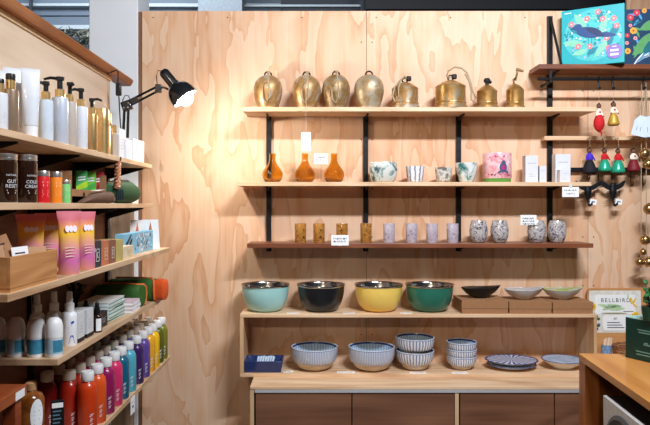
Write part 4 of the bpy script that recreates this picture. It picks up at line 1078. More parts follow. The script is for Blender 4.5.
def blue_art(t, wx, dy, h):
    rr = random.Random(8); b = B(); b.box(wx/2, wx/2+.0003, -dy*.49, dy*.49, h*.02, h*.98, 3)
    for k in range(60):
        cy, cz = rr.uniform(-dy*.16, dy*.46), rr.uniform(h*.12, h*.9)
        pts = ell(cy, cz, rr.uniform(.004, .012), rr.uniform(.002, .006), 7, rr.uniform(0, 3))
        f = b.bm.faces.new([b.bm.verts.new((wx/2+.0005+k*.00001, p[0], p[1])) for p in pts]); f.material_index = rr.choice((0, 0, 1, 2))
    for cy, cz, a, bb_ in ((-dy*.36, h*.72, .05, .012), (-dy*.30, h*.60, .03, .014), (-dy*.42, h*.5, .018, .02)):
        f = b.bm.faces.new([b.bm.verts.new((wx/2+.0012, p[0], p[1])) for p in ell(cy, cz, a*.8, bb_*.6, 12, .5)]); f.material_index = 1
    obj('printed_pattern', b, [mat('white_print', (236, 236, 232), .5), mat('dark_print', (30, 36, 44), .5), mat('rust_print', (170, 112, 84), .5), mat('sky_print', (120, 180, 208), .5)], t, smooth=False)
side_carton('patterned_box', 124, 153, 232, -.722, .034, S3, 'sky blue box printed with birds and foliage near the shelf end', mat('sky_blue_card', (128, 186, 212), .5), group=None, extra=blue_art)
def cone_card(px, x, pyt, w, lab, rz):
    y = YL(px, x); h = Z(pyt, y)-S3
    t = thing('greeting_card', lab, 'card', (x, y, S3), rz, 'white cards with orange cones')
    b = B(); b.prism([(-w*.55, 0), (w*.55, 0), (w*.46, h), (-w*.46, h)], .0012, 0, Matrix.Rotation(R(-5), 4, 'X')); b.prism([(-w*.55, 0), (w*.55, 0), (w*.46, h), (-w*.46, h)], .0012, 0, Matrix.Translation((0, .045, 0)) @ Matrix.Rotation(R(14), 4, 'X'))
    obj('folded_card', b, PAPER, t, smooth=False)
    b = B(); b.prism([(-w*.18, h*.40), (w*.18, h*.40), (w*.02, h*.93)], -.0006, 0, Matrix.Rotation(R(-5), 4, 'X'))
    obj('orange_cone', b, mat('terracotta_print', (206, 112, 70), .6), t, smooth=False)
cone_card(150, -.735, 219.5, .075, 'white folded card with orange cone at the far shelf end', R(12))
cone_card(137, -.815, 220, .062, 'white folded card with orange cone, left of its twin', R(12))

# ---- shelf 4
TEAL = mat('teal_label', (66, 138, 166), .4, var=.25, scale=60)
LBLUE = mat('pale_blue_label', (168, 200, 216), .4, var=.08)
def rollon(px, x, lab, lm):
    y = 1.80; x = X(px, y); h = Z(317, y)-S4; r = .0245
    t = thing('roll_on', lab, 'deodorant', (x, y, S4), group='white roll-on deodorants')
    obj('cap', B().lathe([(0, h*.49), (r, h*.49), (r, h*.70), (r*.95, h*.82), (r*.80, h*.92), (r*.5, h*.985), (0, h)], 28), CAPW, t, ang=50)
    obj('body', B().lathe([(0, 0), (r*.92, 0), (r*.97, .004), (r*.97, h*.48), (0, h*.48)], 28), WHITEP, t, ang=40)
    b = B(); b.lathe([(r*.985, h*.09), (r*.985, h*.455)], 40)
    obj('label', b, lm, t)
    b = B(); f = R(36)
    wrap_poly(b, [(-.008+.004*i, h*.13) for i in range(9)] + [(.024-.004*i, h*.43) for i in range(9)], r*.985+.0004, 0, f)
    wrap_poly(b, [(-.034, h*.30), (-.014, h*.30), (-.014, h*.32), (-.034, h*.32)], r*.985+.0004, 1, f+.3); wrap_poly(b, [(-.034, h*.24), (-.02, h*.24), (-.02, h*.255), (-.034, h*.255)], r*.985+.0004, 1, f+.3)
    obj('label_picture', b, [TEAL, mat('slate_print', (90, 120, 140), .6)], t, smooth=False)
rollon(-3, 0, 'white domed roll-on cut by the left picture edge', LBLUE)
rollon(16, 0, 'white domed roll-on with pale label, second from the picture edge', LBLUE)
rollon(36, 0, 'white domed roll-on with teal label before the first spray bottle', TEAL)
rollon(54, 0, 'white domed roll-on with teal label nearest the mitred shelf corner', LBLUE)
def spray(px, x, pyt, lab):
    y = YL(px, x); h = Z(pyt, y)-S4; r = .0225
    t = thing('spray_bottle', lab, 'bottle', (x, y, S4), group='white spray bottles on the left shelf')
    obj('body', B().lathe([(0, 0), (r*.95, 0), (r, .004), (r, h*.50), (r*.97, h*.56), (r*.8, h*.61), (r*.5, h*.64), (0, h*.64)], 28), WHITEP, t, ang=50)
    obj('cap', B().lathe([(0, h*.64), (r*.62, h*.64), (r*.62, h*.78), (r*.44, h*.80), (r*.38, h*.985), (r*.34, h), (0, h)], 22), CAPW, t, ang=35)
    b = B(); f = R(34)
    wrap_poly(b, ell(.004, h*.44, .006, .004, 10, .5), r+.0005, 0, f)
    wrap_poly(b, [(-.008, .008), (.012, .008), (.006, h*.2), (-.002, h*.2)], r+.0005, 0, f)
    wrap_poly(b, [(-.018, h*.38), (.002, h*.38), (.002, h*.395), (-.018, h*.395)], r+.0005, 1, f); wrap_poly(b, [(-.018, h*.34), (-.006, h*.34), (-.006, h*.35), (-.018, h*.35)], r+.0005, 1, f)
    obj('blue_print', b, [mat('royal_blue_print', (30, 74, 176), .5), mat('slate_print', (90, 120, 140), .6)], t, smooth=False)
spray(37, -.866, 294, 'white spray bottle farthest left, behind a teal roll-on')
spray(54, -.812, 291.5, 'white spray bottle in the middle of the three')
spray(69.5, -.760, 291.5, 'white spray bottle with full blue drop label visible, beside the white cartons')
def two_tone(t, wx, dy, h):
    obj('black_base', B().box(-wx/2-.0004, wx/2+.0004, -dy/2-.0004, dy/2+.0004, 0, h*.14), mat('matt_black_card', (20, 20, 22), .5), t, smooth=False)
    grey_lines(t, wx, dy, h)
GB = mat('pale_grey_card', (214, 216, 216), .5, var=.03)
side_carton('serum_box', 78.5, 84.6, 311.5, -.742, .055, S4, 'pale grey serum box with black base beside the spray bottles', GB, group='pale serum boxes with black bases', extra=two_tone)
side_carton('serum_box', 87, 93.5, 308.5, -.742, .055, S4, 'pale grey serum box with black base beside the dark dropper bottles', GB, group='pale serum boxes with black bases', extra=two_tone)
AMBD = mat('dark_amber_bottle', (36, 22, 16), .15, coat=.4)
def dropper(px, x, pyt, r, lab, label=True):
    y = YL(px, x); h = Z(pyt, y)-S4
    t = thing('dropper_bottle', lab, 'bottle', (x, y, S4), group='dark dropper bottles on the left shelf')
    obj('body', B().lathe([(0, 0), (r*.95, 0), (r, .003), (r, h*.5), (r*.85, h*.57), (r*.4, h*.6), (0, h*.6)], 22), AMBD, t, ang=50)
    obj('dropper_cap', B().lathe([(0, h*.6), (r*.6, h*.6), (r*.6, h*.78), (r*.42, h*.8), (r*.4, h*.95), (r*.2, h), (0, h)], 18), BLACKP, t, ang=40)
    if label:
        b = B(); n = 7; f = R(40); w = r*1.1
        wrap_poly(b, [(-w/2+w*i/n, h*.06) for i in range(n+1)] + [(w/2-w*i/n, h*.46) for i in range(n+1)], r+.0005, 0, f)
        obj('white_label', b, PAPER, t, smooth=False)
dropper(97, -.745, 301.5, .017, 'dark amber dropper bottle with tall white label, nearest the notebooks')
dropper(86, -.83, 300, .018, 'dark dropper bottle with black cap behind the pale serum boxes', False)
side_carton('serum_box', 101.3, 107.5, 312, -.752, .05, S4, 'low black serum box in front of the notebook stack', mat('black_brown_card', (34, 28, 28), .5), group=None, extra=grey_lines)
# notebooks
nb_y0, nb_y1 = 2.29, 2.49
for k in range(6):
    nm = ('bottom', 'second lowest', 'third lowest', 'third highest', 'second highest', 'topmost')[k]
    t = thing('notebook', nm+' pale green edged notebook of the stack on the left shelf', 'notebook', (-.815+.002*((k*5) % 3), (nb_y0+nb_y1)/2, S4+.0125*k), R((-2, 1, 0, 2, -1, 1)[k]), 'stacked pale notebooks')
    hx, hy = .056, (nb_y1-nb_y0)/2
    obj('pages', B().box(-hx+.001, hx-.0015, -hy+.001, hy-.001, .0012, .0105), mat('page_edges', (226, 234, 236), .8), t, smooth=False)
    obj('cover', B().box(-hx, hx, -hy, hy, .0105, .0122).box(-hx, hx, -hy, hy, 0, .0012), mat('cream_cover', (232, 228, 220), .6) if k == 5 else mat('pale_sage_cover', (206, 220, 208), .6), t, smooth=False)
    b = B()
    b.box(hx-.0016, hx-.0008, -hy+.004, hy-.004, .0022, .0062)
    obj('patterned_spine', b, mat('sage_green_print', (100, 140, 122), .6, var=.4, scale=150), t, smooth=False)
for k in range(3):
    nm = ('bottom', 'middle', 'topmost')[k]
    t = thing('booklet', nm+' white and pink booklet stacked beside the green zip pouches', 'booklet', (-.765, 2.56, S4+.015*k), R((1, -2, 3)[k]), 'white and pink booklets')
    obj('pages', B().box(-.034, .0335, -.056, .056, .001, .0135), PAPER, t, smooth=False)
    obj('cover', B().box(-.035, .034, -.058, .058, .0135, .0148), mat('pink_flower_cover', (232, 200, 208), .6, var=.15, scale=50), t, smooth=False)
# dark trailing sprig
t = thing('dark_sprig', 'small dark leafy sprig in a black pot behind the notebooks', 'plant', (-.915, 2.40, S4))
obj('pot', B().lathe([(0, 0), (.024, 0), (.028, .05), (.024, .05), (0, .044)], 20), BLACKP, t, ang=40)
b = B(); rr = random.Random(4)
for k in range(16):
    a = rr.uniform(0, 2*PI); l = rr.uniform(.03, .075); e = Vector((math.cos(a)*l*.5, math.sin(a)*l, .05+rr.uniform(.03, .09)))
    b.tube([(0, 0, .045), e*.6+Vector((0, 0, .03)), e], .0014, 5)
    b.ball(e, .011, 1, 1, .8, .35, Matrix.Rotation(rr.uniform(0, 3), 4, 'Z') @ Matrix.Rotation(rr.uniform(-.8, .8), 4, 'X'), seg=8)
obj('leaves', b, [mat('dark_stem', (30, 30, 24), .7), mat('dark_leaf', (28, 38, 30), .5)], t)
# green zip pouches with orange trim
def pencil_pouch(xe, ye, rz, z0, r, hh, L2, lab, endcol):
    """pouch lying across the shelf: its near end at xe, ye; the length runs back towards the panel"""
    L = L2/2
    t = thing('pencil_pouch', lab, 'pouch', (xe-L*math.cos(rz), ye-L*math.sin(rz), z0), rz, 'green zip pouches with orange trim')
    n = 24
    def ring(x, k): return [(x, r*k*math.copysign(abs(math.cos(2*PI*i/n))**.65, math.cos(2*PI*i/n)), hh/2+hh/2*k*math.copysign(abs(math.sin(2*PI*i/n))**.65, math.sin(2*PI*i/n))) for i in range(n)]
    obj('canvas_body', B().loft([ring(-L, .6), ring(-L+.012, .88), ring(-L+.05, .97), ring(0, 1), ring(L-.04, .99), ring(L-.010, .95), ring(L-.004, .86)]), mat('olive_green_canvas', (52, 98, 34), .7, var=.12, bump=.2, scale=200), t, ang=50)
    if endcol: obj('orange_end', B().loft([ring(L-.004, .97), ring(L+.004, .98), ring(L+.030, .92), ring(L+.036, .7)]), mat('orange_leatherette', (222, 86, 34), .45, var=.08), t, ang=50)
    b = B(); k = .97 if not endcol else 1.03
    q = [(L-.008, p[1]*k, hh/2+(p[2]-hh/2)*k) for p in ring(0, .97)]
    pts = [(-L+.03, r*.15, hh*.985), (-L*.3, r*.1, hh*1.0), (L*.4, r*.1, hh*1.0), (L-.025, -r*.2, hh*.985)]
    pts += [(L-.010, -r*.75, hh*.90), (L-.006, -r*.98, hh*.62), (L-.006, -r*.96, hh*.30), (L-.006, -r*.70, hh*.08)] if endcol else [(L-.008, r*.45, hh*.97), (L-.005, r*.86, hh*.84), (L-.005, r*.97, hh*.55), (L-.006, r*.9, hh*.22), (L-.006, r*.6, hh*.06)]
    b.tube(pts, .0055, 8); obj('orange_zip', b, mat('orange_piping', (226, 120, 62), .5), t)
    b = B(); b.tube([(-L+.03, r*.38, hh*.965), (L*.7, r*.36, hh*.975)], .006, 6); obj('dark_zip_tape', b, BLACKP, t)
pencil_pouch(-.735, 2.672, R(-10), S4+.0005, .042, .094, .215, 'green zip pouch with thin orange trim behind the pink booklets', 0)
pencil_pouch(-.712, 2.84, R(-8), S4+.0005, .042, .100, .235, 'green zip pouch with bright orange end overhanging the shelf', 1)

# ---- shelf 5 bottles
r5 = .0305; h5 = .1945
SQ = [(0, 0), (.92, 0), (1, .02), (1, .66), (.97, .72), (.86, .775), (.66, .815), (.52, .835), (.52, .85), (0, .85)]
def bottle_mat(col): return mat('bottle_%d_%d_%d' % col, col, .28, coat=.35, var=.03)
proto = thing('bottle_of_shampoo', 'x', 'bottle', (0, 0, 0))
proto.name = 'shampoo_bottle'
obj('body', B().lathe([(a*r5, c*h5) for a, c in SQ], 28), bottle_mat((200, 62, 24)), proto, ang=50)
obj('cap', B().lathe([(0, h5*.845), (r5*.66, h5*.845), (r5*.68, h5*.85), (r5*.68, h5*.975), (r5*.62, h5), (0, h5)], 24), CAPW, proto, ang=40)
b = B(); f = R(42)
for k, (z, a, w) in enumerate(((.30, -.004, .012), (.275, -.006, .010), (.23, -.004, .008), (.205, -.004, .010), (.18, -.004, .006), (.14, -.004, .010), (.115, -.004, .007))):
    wrap_poly(b, [(a, h5*z), (a+w*.5, h5*(z+.004)), (a+w, h5*(z+.012)), (a+w, h5*(z+.023)), (a+w*.5, h5*(z+.015)), (a, h5*(z+.011))], r5+.0005, 0, f)
obj('white_lettering', b, mat('white_lettering', (226, 224, 226), .6), proto, smooth=False)
rows = [(87.5, (204, 60, 18), 'orange', 1), (97, (224, 84, 30), 'light orange', 1), (106, (146, 24, 84), 'magenta', 1), (114, (214, 50, 104), 'hot pink', 1),
        (121, (14, 96, 124), 'petrol blue', 1), (128.3, (84, 172, 190), 'aqua', 1), (136.3, (62, 36, 92), 'dark purple', 1), (142.8, (98, 72, 150), 'violet', 1), (148.3, (240, 170, 40), 'amber', 1), (152.6, (250, 196, 30), 'bright yellow', 1), (157.3, (92, 96, 24), 'dark olive', 1), (161.3, (122, 124, 36), 'olive green', 1)]
used = False
XR = [-.7475, -.8115, -.8755]
NEAR = {0: 'front row', 1: 'second row', 2: 'back row'}
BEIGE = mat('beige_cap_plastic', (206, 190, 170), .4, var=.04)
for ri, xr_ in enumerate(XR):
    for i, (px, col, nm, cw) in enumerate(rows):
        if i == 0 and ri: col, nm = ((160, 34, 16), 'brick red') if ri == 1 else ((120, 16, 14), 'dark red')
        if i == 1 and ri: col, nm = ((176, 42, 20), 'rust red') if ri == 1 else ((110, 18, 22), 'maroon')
        y = YL(px, XR[0]) + (.0 if ri == 0 else (.012 if ri == 1 else -.008))
        if ri == 0: lab = nm+' bottle with a '+('white' if cw else 'cream')+' cap in the front row of the lowest shelf'
        else: lab = nm+' bottle in the '+NEAR[ri]+' of the lowest shelf, shaded by the shelf above'
        g = 'colourful bottles on the lowest shelf'
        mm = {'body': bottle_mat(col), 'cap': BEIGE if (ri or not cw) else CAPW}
        if not used:
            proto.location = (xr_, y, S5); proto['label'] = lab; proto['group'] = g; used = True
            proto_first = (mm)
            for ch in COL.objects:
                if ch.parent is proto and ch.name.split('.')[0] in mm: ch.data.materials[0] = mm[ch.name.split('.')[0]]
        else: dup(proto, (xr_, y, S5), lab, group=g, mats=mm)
# near-edge items at the frame's lower left
t = thing('wooden_stand', 'red-brown varnished wooden stand at the picture\'s lower left corner', 'stand', (-.88, 1.55, 0))
c = t.location; zt_ = CZ-.478; xe = -.775
REDW = wood('red_varnished_timber', (168, 86, 44), (146, 66, 32), (104, 42, 20), 'y', 1.5, .3, .5, coat=.3)
obj('top', B().box(-1.02-c.x, xe-c.x, 1.22-c.y, 1.69-c.y, zt_-.030, zt_), REDW, t, smooth=False, bevel=.003)
for x0, y0 in ((-1.01, 1.24), (-1.01, 1.645), (xe-.045, 1.24), (xe-.045, 1.645)):
    obj('leg', B().box(x0-c.x, x0+.035-c.x, y0-c.y, y0+.035-c.y, 0, zt_-.030), REDW, t, smooth=False, bevel=.002)
obj('price_sticker', B().box(xe-c.x, xe+.0006-c.x, 1.625-c.y, 1.675-c.y, zt_-.027, zt_-.006), PAPER, t, smooth=False)
obj('lower_shelf', B().box(-1.0-c.x, xe-.012-c.x, 1.26-c.y, 1.66-c.y, .60, .62), REDW, t, smooth=False)
t = thing('carton', 'white carton standing beneath the red-brown wooden stand', 'box', (-.85, 1.44, .62))
b = B(); b.box(-.08, .062, -.10, .10, 0, .345)
obj('carton', b, WBOX, t, smooth=False, bevel=.002)
b = B()
for k in range(3): b.box(.062, .0625, -.07, .06-.03*k, .28-.03*k, .29-.03*k)
obj('grey_print', b, mat('faint_grey_print', (188, 190, 196), .6), t, smooth=False)
# brown jar with oval label
yj = 1.79; xj = X(31, yj)
t = thing('amber_jug', 'amber brown jug with white oval label beside the red-brown stand', 'jug', (xj, yj, S5))
hj = Z(381, yj)-S5; rj = .036
obj('body', B().lathe([(0, 0), (rj*.95, 0), (rj, .006), (rj, hj*.78), (rj*.8, hj*.85), (rj*.42, hj*.88), (rj*.36, hj*.9), (0, hj*.9)], 30), mottle('amber_brown_glass', [(40, 20, 8), (110, 58, 20), (140, 80, 32), (60, 32, 12)], 16, .15, dist=.6), t, ang=50)
obj('stopper', B().lathe([(0, hj*.9), (rj*.44, hj*.9), (rj*.44, hj*.98), (rj*.3, hj), (0, hj)], 20), mat('cork', (176, 130, 84), .8), t, ang=40)
b = B(); 
wrap_oval(b, .010, hj*.62, .019, .046, rj+.001, 0, R(35))
for k in range(5): wrap_poly(b, [(.000, hj*(.72-.05*k)), (.020-.003*(k % 2), hj*(.72-.05*k)), (.020-.003*(k % 2), hj*(.73-.05*k)), (.000, hj*(.73-.05*k))], rj+.0016, 1, R(35))
obj('oval_label', b, [PAPER, mat('faint_grey_print', (188, 190, 196), .6)], t, smooth=False)
# black gift pouch with label hanging before the red bottles
yk_ = 1.865; t = thing('black_pouch', 'flat black pouch with white label leaning on the brick red bottle', 'pouch', (X(62.5, yk_), yk_-.036, S5), R(25))
b = B(); b.box(-.018, .018, -.004, .004, 0, Z(396, yk_)-S5)
obj('pouch', b, BLACKP, t, smooth=False, bevel=.003)
hp = Z(396, yk_)-S5
b = B(); b.box(-.015, .015, -.0048, -.0041, hp-.022, hp-.008)
obj('white_label', b, PAPER, t, smooth=False)
b = B()
for k in range(4): b.box(-.013, .010-.004*(k % 2), -.0046, -.0041, hp-.034-.011*k, hp-.030-.011*k)
obj('grey_print', b, mat('slate_print', (90, 120, 140), .6), t, smooth=False)
# shelf-edge ticket
ye = YL(132.5, -.713); t = thing('price_card', 'white ticket hanging from the lowest left shelf below the aqua bottle', 'price card', (-.7125, ye, S5-.018), group='handwritten price cards')
b = B(); b.box(0, .001, -.028, .028, -.052, .012); b.box(.001, .0016, -.008, .010, -.030, -.022, 1); b.box(.001, .0016, -.018, .016, -.010, -.006, 2)
obj('card', b, [PAPER, INK, mat('faint_grey_print', (188, 190, 196), .6)], t, smooth=False)
# ------------------------------------------------------------------ puzzle boxes on the top shelf
def tilt_mtx(x0, y0, x1, y1, z):
    a = math.atan2(y1-y0, x1-x0)
    return Matrix.Translation((x0, y0, z)) @ Matrix.Rotation(a, 4, 'Z'), math.hypot(x1-x0, y1-y0)
rr = random.Random(12)
def leaf(b, cx, cz, l, w, rot, y, m):
    pts = []
    for i in range(9): a = i/8; pts.append((l*(a-.5), w*math.sin(a*PI)*.5))
    for i in range(1, 8): a = 1-i/8; pts.append((l*(a-.5), -w*math.sin(a*PI)*.5))
    c, s = math.cos(rot), math.sin(rot)
    flat(b, [(cx+p[0]*c-p[1]*s, cz+p[0]*s+p[1]*c) for p in pts], y, m)
def flat(b, pts, y, m):
    f = b.bm.faces.new([b.bm.verts.new((p[0], y, p[1])) for p in pts]); f.material_index = m
M1, W1 = tilt_mtx(X(561.5, 3.33), 3.33, X(624.5, 3.185), 3.185, ZD); H1 = Z(11.5, 3.33)-ZD
t = thing('puzzle_box', 'turquoise puzzle box with a blue bird amid flowers on the top shelf', 'box', M1.translation, M1.to_euler().z)
TQ = mat('turquoise_card', (22, 168, 176), .45, var=.03)
obj('lid', B().box(0, W1, 0, .045, 0, H1), [TQ], t, smooth=False, bevel=.0015)
cx, cz, RR = W1*.50, H1*.52, W1*.46
cols = [mat('aqua_pale_print', (70, 190, 190), .5), mat('teal_dark_print', (16, 128, 146), .5), mat('coral_print', (232, 126, 128), .5), mat('lilac_print', (186, 176, 226), .5), mat('white_print', (236, 236, 232), .5), mat('blue_bird_print', (30, 70, 128), .5), mat('mint_leaf_print', (134, 206, 176), .5), mat('violet_sticker', (142, 116, 196), .5), mat('navy_bird_print', (22, 44, 92), .5)]
b = B(); y = -.0006
flat(b, ell(cx, cz, RR, RR*.97, 40), y, 0); y -= .0003
for k in range(150):
    a = rr.uniform(0, 2*PI); q = RR*math.sqrt(rr.uniform(.02, .96)); y -= .000004
    flat(b, ell(cx+q*math.cos(a), cz+q*math.sin(a), rr.uniform(.003, .008), rr.uniform(.003, .007), 8), y, rr.choice((1, 4, 3, 1, 6)))
y -= .0003
for a, q, l, w in ((2.2, .72, .10, .034), (2.75, .62, .09, .03), (3.5, .70, .11, .036), (4.1, .74, .08, .03), (5.3, .60, .13, .032), (.7, .50, .12, .032), (1.2, .74, .07, .03), (.1, .75, .09, .034), (5.9, .66, .07, .03), (4.7, .6, .06, .03)):
    leaf(b, cx+RR*q*math.cos(a), cz+RR*q*math.sin(a), l, w, a*.6+.9, y, rr.choice((6, 6, 1))); y -= .00002
for a, q in ((1.35, .86), (1.0, .66), (.62, .90), (.28, .86), (5.95, .52), (5.5, .78), (4.5, .42), (3.8, .62), (1.85, .66), (2.55, .88)):
    fx, fz = cx+RR*q*math.cos(a), cz+RR*q*math.sin(a)
    for k in range(5): flat(b, ell(fx+.008*math.cos(k*1.257), fz+.008*math.sin(k*1.257), .0075, .0075, 8), y-.00001*k, 2)
    flat(b, ell(fx, fz, .004, .004, 8), y-.0001, 4)
y -= .0004
flat(b, ell(cx-.015, cz+.015, .062, .028, 20, -.25), y, 5); flat(b, ell(cx-.070, cz+.048, .021, .018, 14), y-.00002, 5); leaf(b, cx+.062, cz-.006, .11, .026, -.15, y-.00004, 5)
flat(b, [(cx-.088, cz+.050), (cx-.108, cz+.040), (cx-.086, cz+.040)], y-.00003, 8)
leaf(b, cx+.005, cz+.022, .085, .030, -.35, y-.0002, 8); leaf(b, cx+.03, cz-.0, .07, .018, -.3, y-.0003, 8)
b.box(cx-.02, cx-.017, y-.0004, y, cz-.045, cz-.015, 1); b.box(cx-.004, cx-.001, y-.0004, y, cz-.045, cz-.015, 1)
flat(b, ell(W1*.845, H1*.20, W1*.125, W1*.125, 30), y-.0006, 7)
for k in range(2): b.box(W1*.78, W1*.91, y-.0011, y-.0007, H1*(.20-.07*k), H1*(.235-.07*k), 4)
b.box(W1*.81, W1*.88, y-.0011, y-.0007, H1*.275, H1*.29, 4)
b.box(W1*.05, W1*.16, -.0008, -.0003, H1*.94, H1*.955, 4); b.box(W1*.07, W1*.15, -.0008, -.0003, H1*.03, H1*.045, 4)
obj('printed_artwork', b, cols, t, smooth=False)
x0, x1, yb_ = 1.61, 1.92, 3.31
H2 = Z(9.5, yb_)-ZD
t = thing('puzzle_box', 'dark blue floral puzzle box at the right picture edge on the top shelf', 'box', (x0, yb_, ZD), R(-4))
obj('lid', B().box(0, x1-x0, 0, .05, 0, H2), mat('deep_blue_card', (20, 58, 92), .45, var=.05), t, smooth=False, bevel=.0015)
b = B(); y = -.0006; w2 = x1-x0
cc = [mat('red_flower_print', (206, 52, 66), .5), mat('gold_flower_print', (240, 170, 60), .5), mat('green_wing_print', (92, 158, 96), .5), mat('sky_feather_print', (70, 160, 214), .5), mat('dark_teal_leaf_print', (18, 104, 116), .5), mat('pink_flower_print', (226, 150, 160), .5), mat('white_print', (236, 236, 232), .5)]
for k in range(40): leaf(b, rr.uniform(.02, w2-.02), rr.uniform(.02, H2-.02), rr.uniform(.03, .06), .012, rr.uniform(0, 6), y-.000004*k, rr.choice((4, 4, 3, 2)))
y -= .0003
leaf(b, .115, H2*.42, .20, .075, .7, y, 2); leaf(b, .13, H2*.34, .16, .05, .95, y-.0001, 4); leaf(b, .13, H2*.72, .12, .05, .4, y-.0002, 2)
for k in range(7): leaf(b, .07+.012*k, H2*.14+.004*k, .09, .010, .9-.10*k, y-.0003, 3 if k % 2 else 6)
y -= .0005
for fx, fz, rr_, m in ((.030, .86, .016, 0), (.062, .94, .016, 0), (.045, .63, .017, 1), (.014, .55, .012, 0), (.016, .28, .015, 1), (.055, .50, .010, 5), (.03, .72, .009, 5), (.012, .42, .010, 5), (.10, .97, .012, 1)):
    for k in range(7): flat(b, ell(fx+rr_*.6*math.cos(k*.9), H2*fz+rr_*.6*math.sin(k*.9), rr_*.5, rr_*.5, 8), y-.00002*k, m)
    flat(b, ell(fx, H2*fz, rr_*.35, rr_*.35, 8), y-.0003, 5 if m == 0 else 0)
obj('printed_artwork', b, cc, t, smooth=False)

# ------------------------------------------------------------------ S-hooks and hanging angels
def s_hook(px, lab, long=.066):
    y = YROD; x = X(px, y)
    b = B(); top = zr+.0085+.0030
    b.tube([(0, -.012, -.012), (0, -.010, -.002), (0, 0, .0022), (0, .009, -.004), (0, .008, -.02), (0, .004, -long+.012), (0, .0, -long), (0, -.010, -long), (0, -.014, -long+.012)], .0042, 8)
    o = obj('s_hook', b, BLACK, loc=(x, y, top)); return tag(o, lab, 'hook', 's-hooks on the black rod')
s_hook(599, 'black s-hook holding the red bell angel')
s_hook(613, 'black s-hook holding the golden bell angel')
s_hook(644, 'black s-hook holding the pale gift tags and twine')
SKIN = mat('painted_brown_wood', (116, 78, 56), .6)
HAIR = mat('dark_hair_wool', (46, 32, 26), .9)
def angel(px, pyt, pyb, w, y, skirt, bodice, lab, kind='bell', heart=True, hang=None):
    zt_, zb_ = Z(pyt, y), Z(pyb, y); H = zt_-zb_; r = w*y/F/2
    t = thing('bell_angel', lab, 'ornament', (X(px, y), y, zb_), group='small bell angels')
    if kind == 'bell': pr = [(r*.80, 0), (r*.95, .004), (r, .008), (r*.90, H*.16), (r*.70, H*.34), (r*.46, H*.48), (r*.30, H*.52), (0, H*.53), ]
    else: pr = [(0, -H*.06), (r*.25, -H*.02), (r*.7, H*.06), (r, H*.2), (r*.95, H*.36), (r*.66, H*.50), (r*.4, H*.56), (0, H*.57)]
    b = B(); b.lathe(pr, 28)
    if kind == 'bell': b.lathe([(r*.80, 0), (r*.84, H*.16), (r*.4, H*.45), (0, H*.48)], 28); b.ball((0, 0, .008), .006)
    else: b.tube([(r*.2, 0, H*.02), (r*.5, 0, -H*.10), (r*.35, 0, -H*.20)], .006, 6, taper=[1, .8, .2])
    obj('skirt', b, skirt, t, ang=50)
    b = B(); b.lathe([(0, H*.50), (r*.46, H*.50), (r*.50, H*.58), (r*.40, H*.70), (r*.20, H*.76), (0, H*.77)], 20)
    for s in (-1, 1): b.tube([(s*r*.30, 0, H*.70), (s*r*.50, -.004, H*.60), (s*r*.58, -.012, H*.50)], .0045, 8, taper=[1, .95, .8])
    obj('bodice', b, bodice, t, ang=60)
    b = B(); hr = min(.0125, r*.42); b.ball((0, 0, H*.84), hr, seg=14)
    for s in (-1, 1): b.ball((s*r*.60, -.014, H*.485), .004, seg=8)
    for s in (-1, 1): b.ball((s*hr*.35, -hr*.92, H*.84+hr*.1), hr*.13, 1, seg=6)
    b.ball((0, -hr*1.0, H*.84-hr*.15), hr*.12, seg=6); b.ball((0, -hr*.88, H*.84-hr*.5), hr*.16, 2, 1.4, .5, .4, seg=6)
    obj('head', b, [SKIN, mat('eye_black', (16, 12, 10), .5), mat('lip_red', (160, 60, 50), .5)], t)
    b = B(); b.ball((0, hr*.18, H*.84+hr*.28), hr*1.02, 0, 1.02, .98, .95, seg=12); b.ball((0, 0, H*.84+hr*1.25), hr*.42, seg=8); obj('hair', b, HAIR, t)
    if heart:
        b = B(); b.ball((.0, -r*.46, H*.63), .0055, 0, 1, .5, 1, seg=8); obj('red_heart', b, mat('heart_red', (190, 30, 40), .5), t)
    if hang is not None:
        b = B(); p = Vector(t.location); q = Vector(hang)-p
        b.tube([(0, 0, H*.84+.006), (.002, q.y*.4, H*.84+(q.z-H*.84)*.5), (q.x, q.y, q.z)], .0011, 5); obj('hanging_cord', b, TWINE, t)
    return t
CREAMF = mat('cream_felt', (236, 224, 206), .9, sheen=.3)
hook_z = zr+.0115-.066
angel(599, 101.5, 131, 10.5, 3.23, mat('red_feather_skirt', (206, 26, 34), .8, var=.2, bump=.5, scale=120), CREAMF, 'hanging angel with a pointed red skirt and white bodice', 'tail', hang=(X(599, YROD), YROD-.010, hook_z+.0045))
angel(613.5, 101, 125.5, 11.5, 3.23, mat('gold_skirt', (206, 160, 66), .45, .3), CREAMF, 'hanging angel with a golden bell skirt and white bodice', hang=(X(613, YROD), YROD-.010, hook_z+.0045))
REDB = mat('red_felt', (196, 26, 34), .9)
GRNS = mat('shiny_green_skirt', (46, 170, 134), .25, .2)
ya = 3.308; zpeg = zb0+.010
angel(589.5, 146.5, 173.5, 14, ya, mat('black_skirt', (22, 20, 28), .8), mat('purple_felt', (74, 42, 190), .8), 'black skirted angel with a purple bodice on the peg batten', heart=False, hang=(X(589, 3.31), 3.305, zpeg))
angel(604.5, 147.5, 171.5, 13, ya, GRNS, REDB, 'green skirted angel with a red bodice beside the black one', heart=False, hang=(X(604, 3.31), 3.305, zpeg))
angel(618, 147.5, 173, 14, ya, GRNS, REDB, 'green skirted angel with a red bodice beside the white and maroon one', heart=False, hang=(X(617.5, 3.31), 3.305, zpeg))
angel(633.5, 147.5, 171.5, 13, ya, mat('maroon_skirt', (120, 16, 30), .6), CREAMF, 'maroon skirted angel with a white bodice on the peg batten', hang=(X(633, 3.31), 3.305, zpeg))

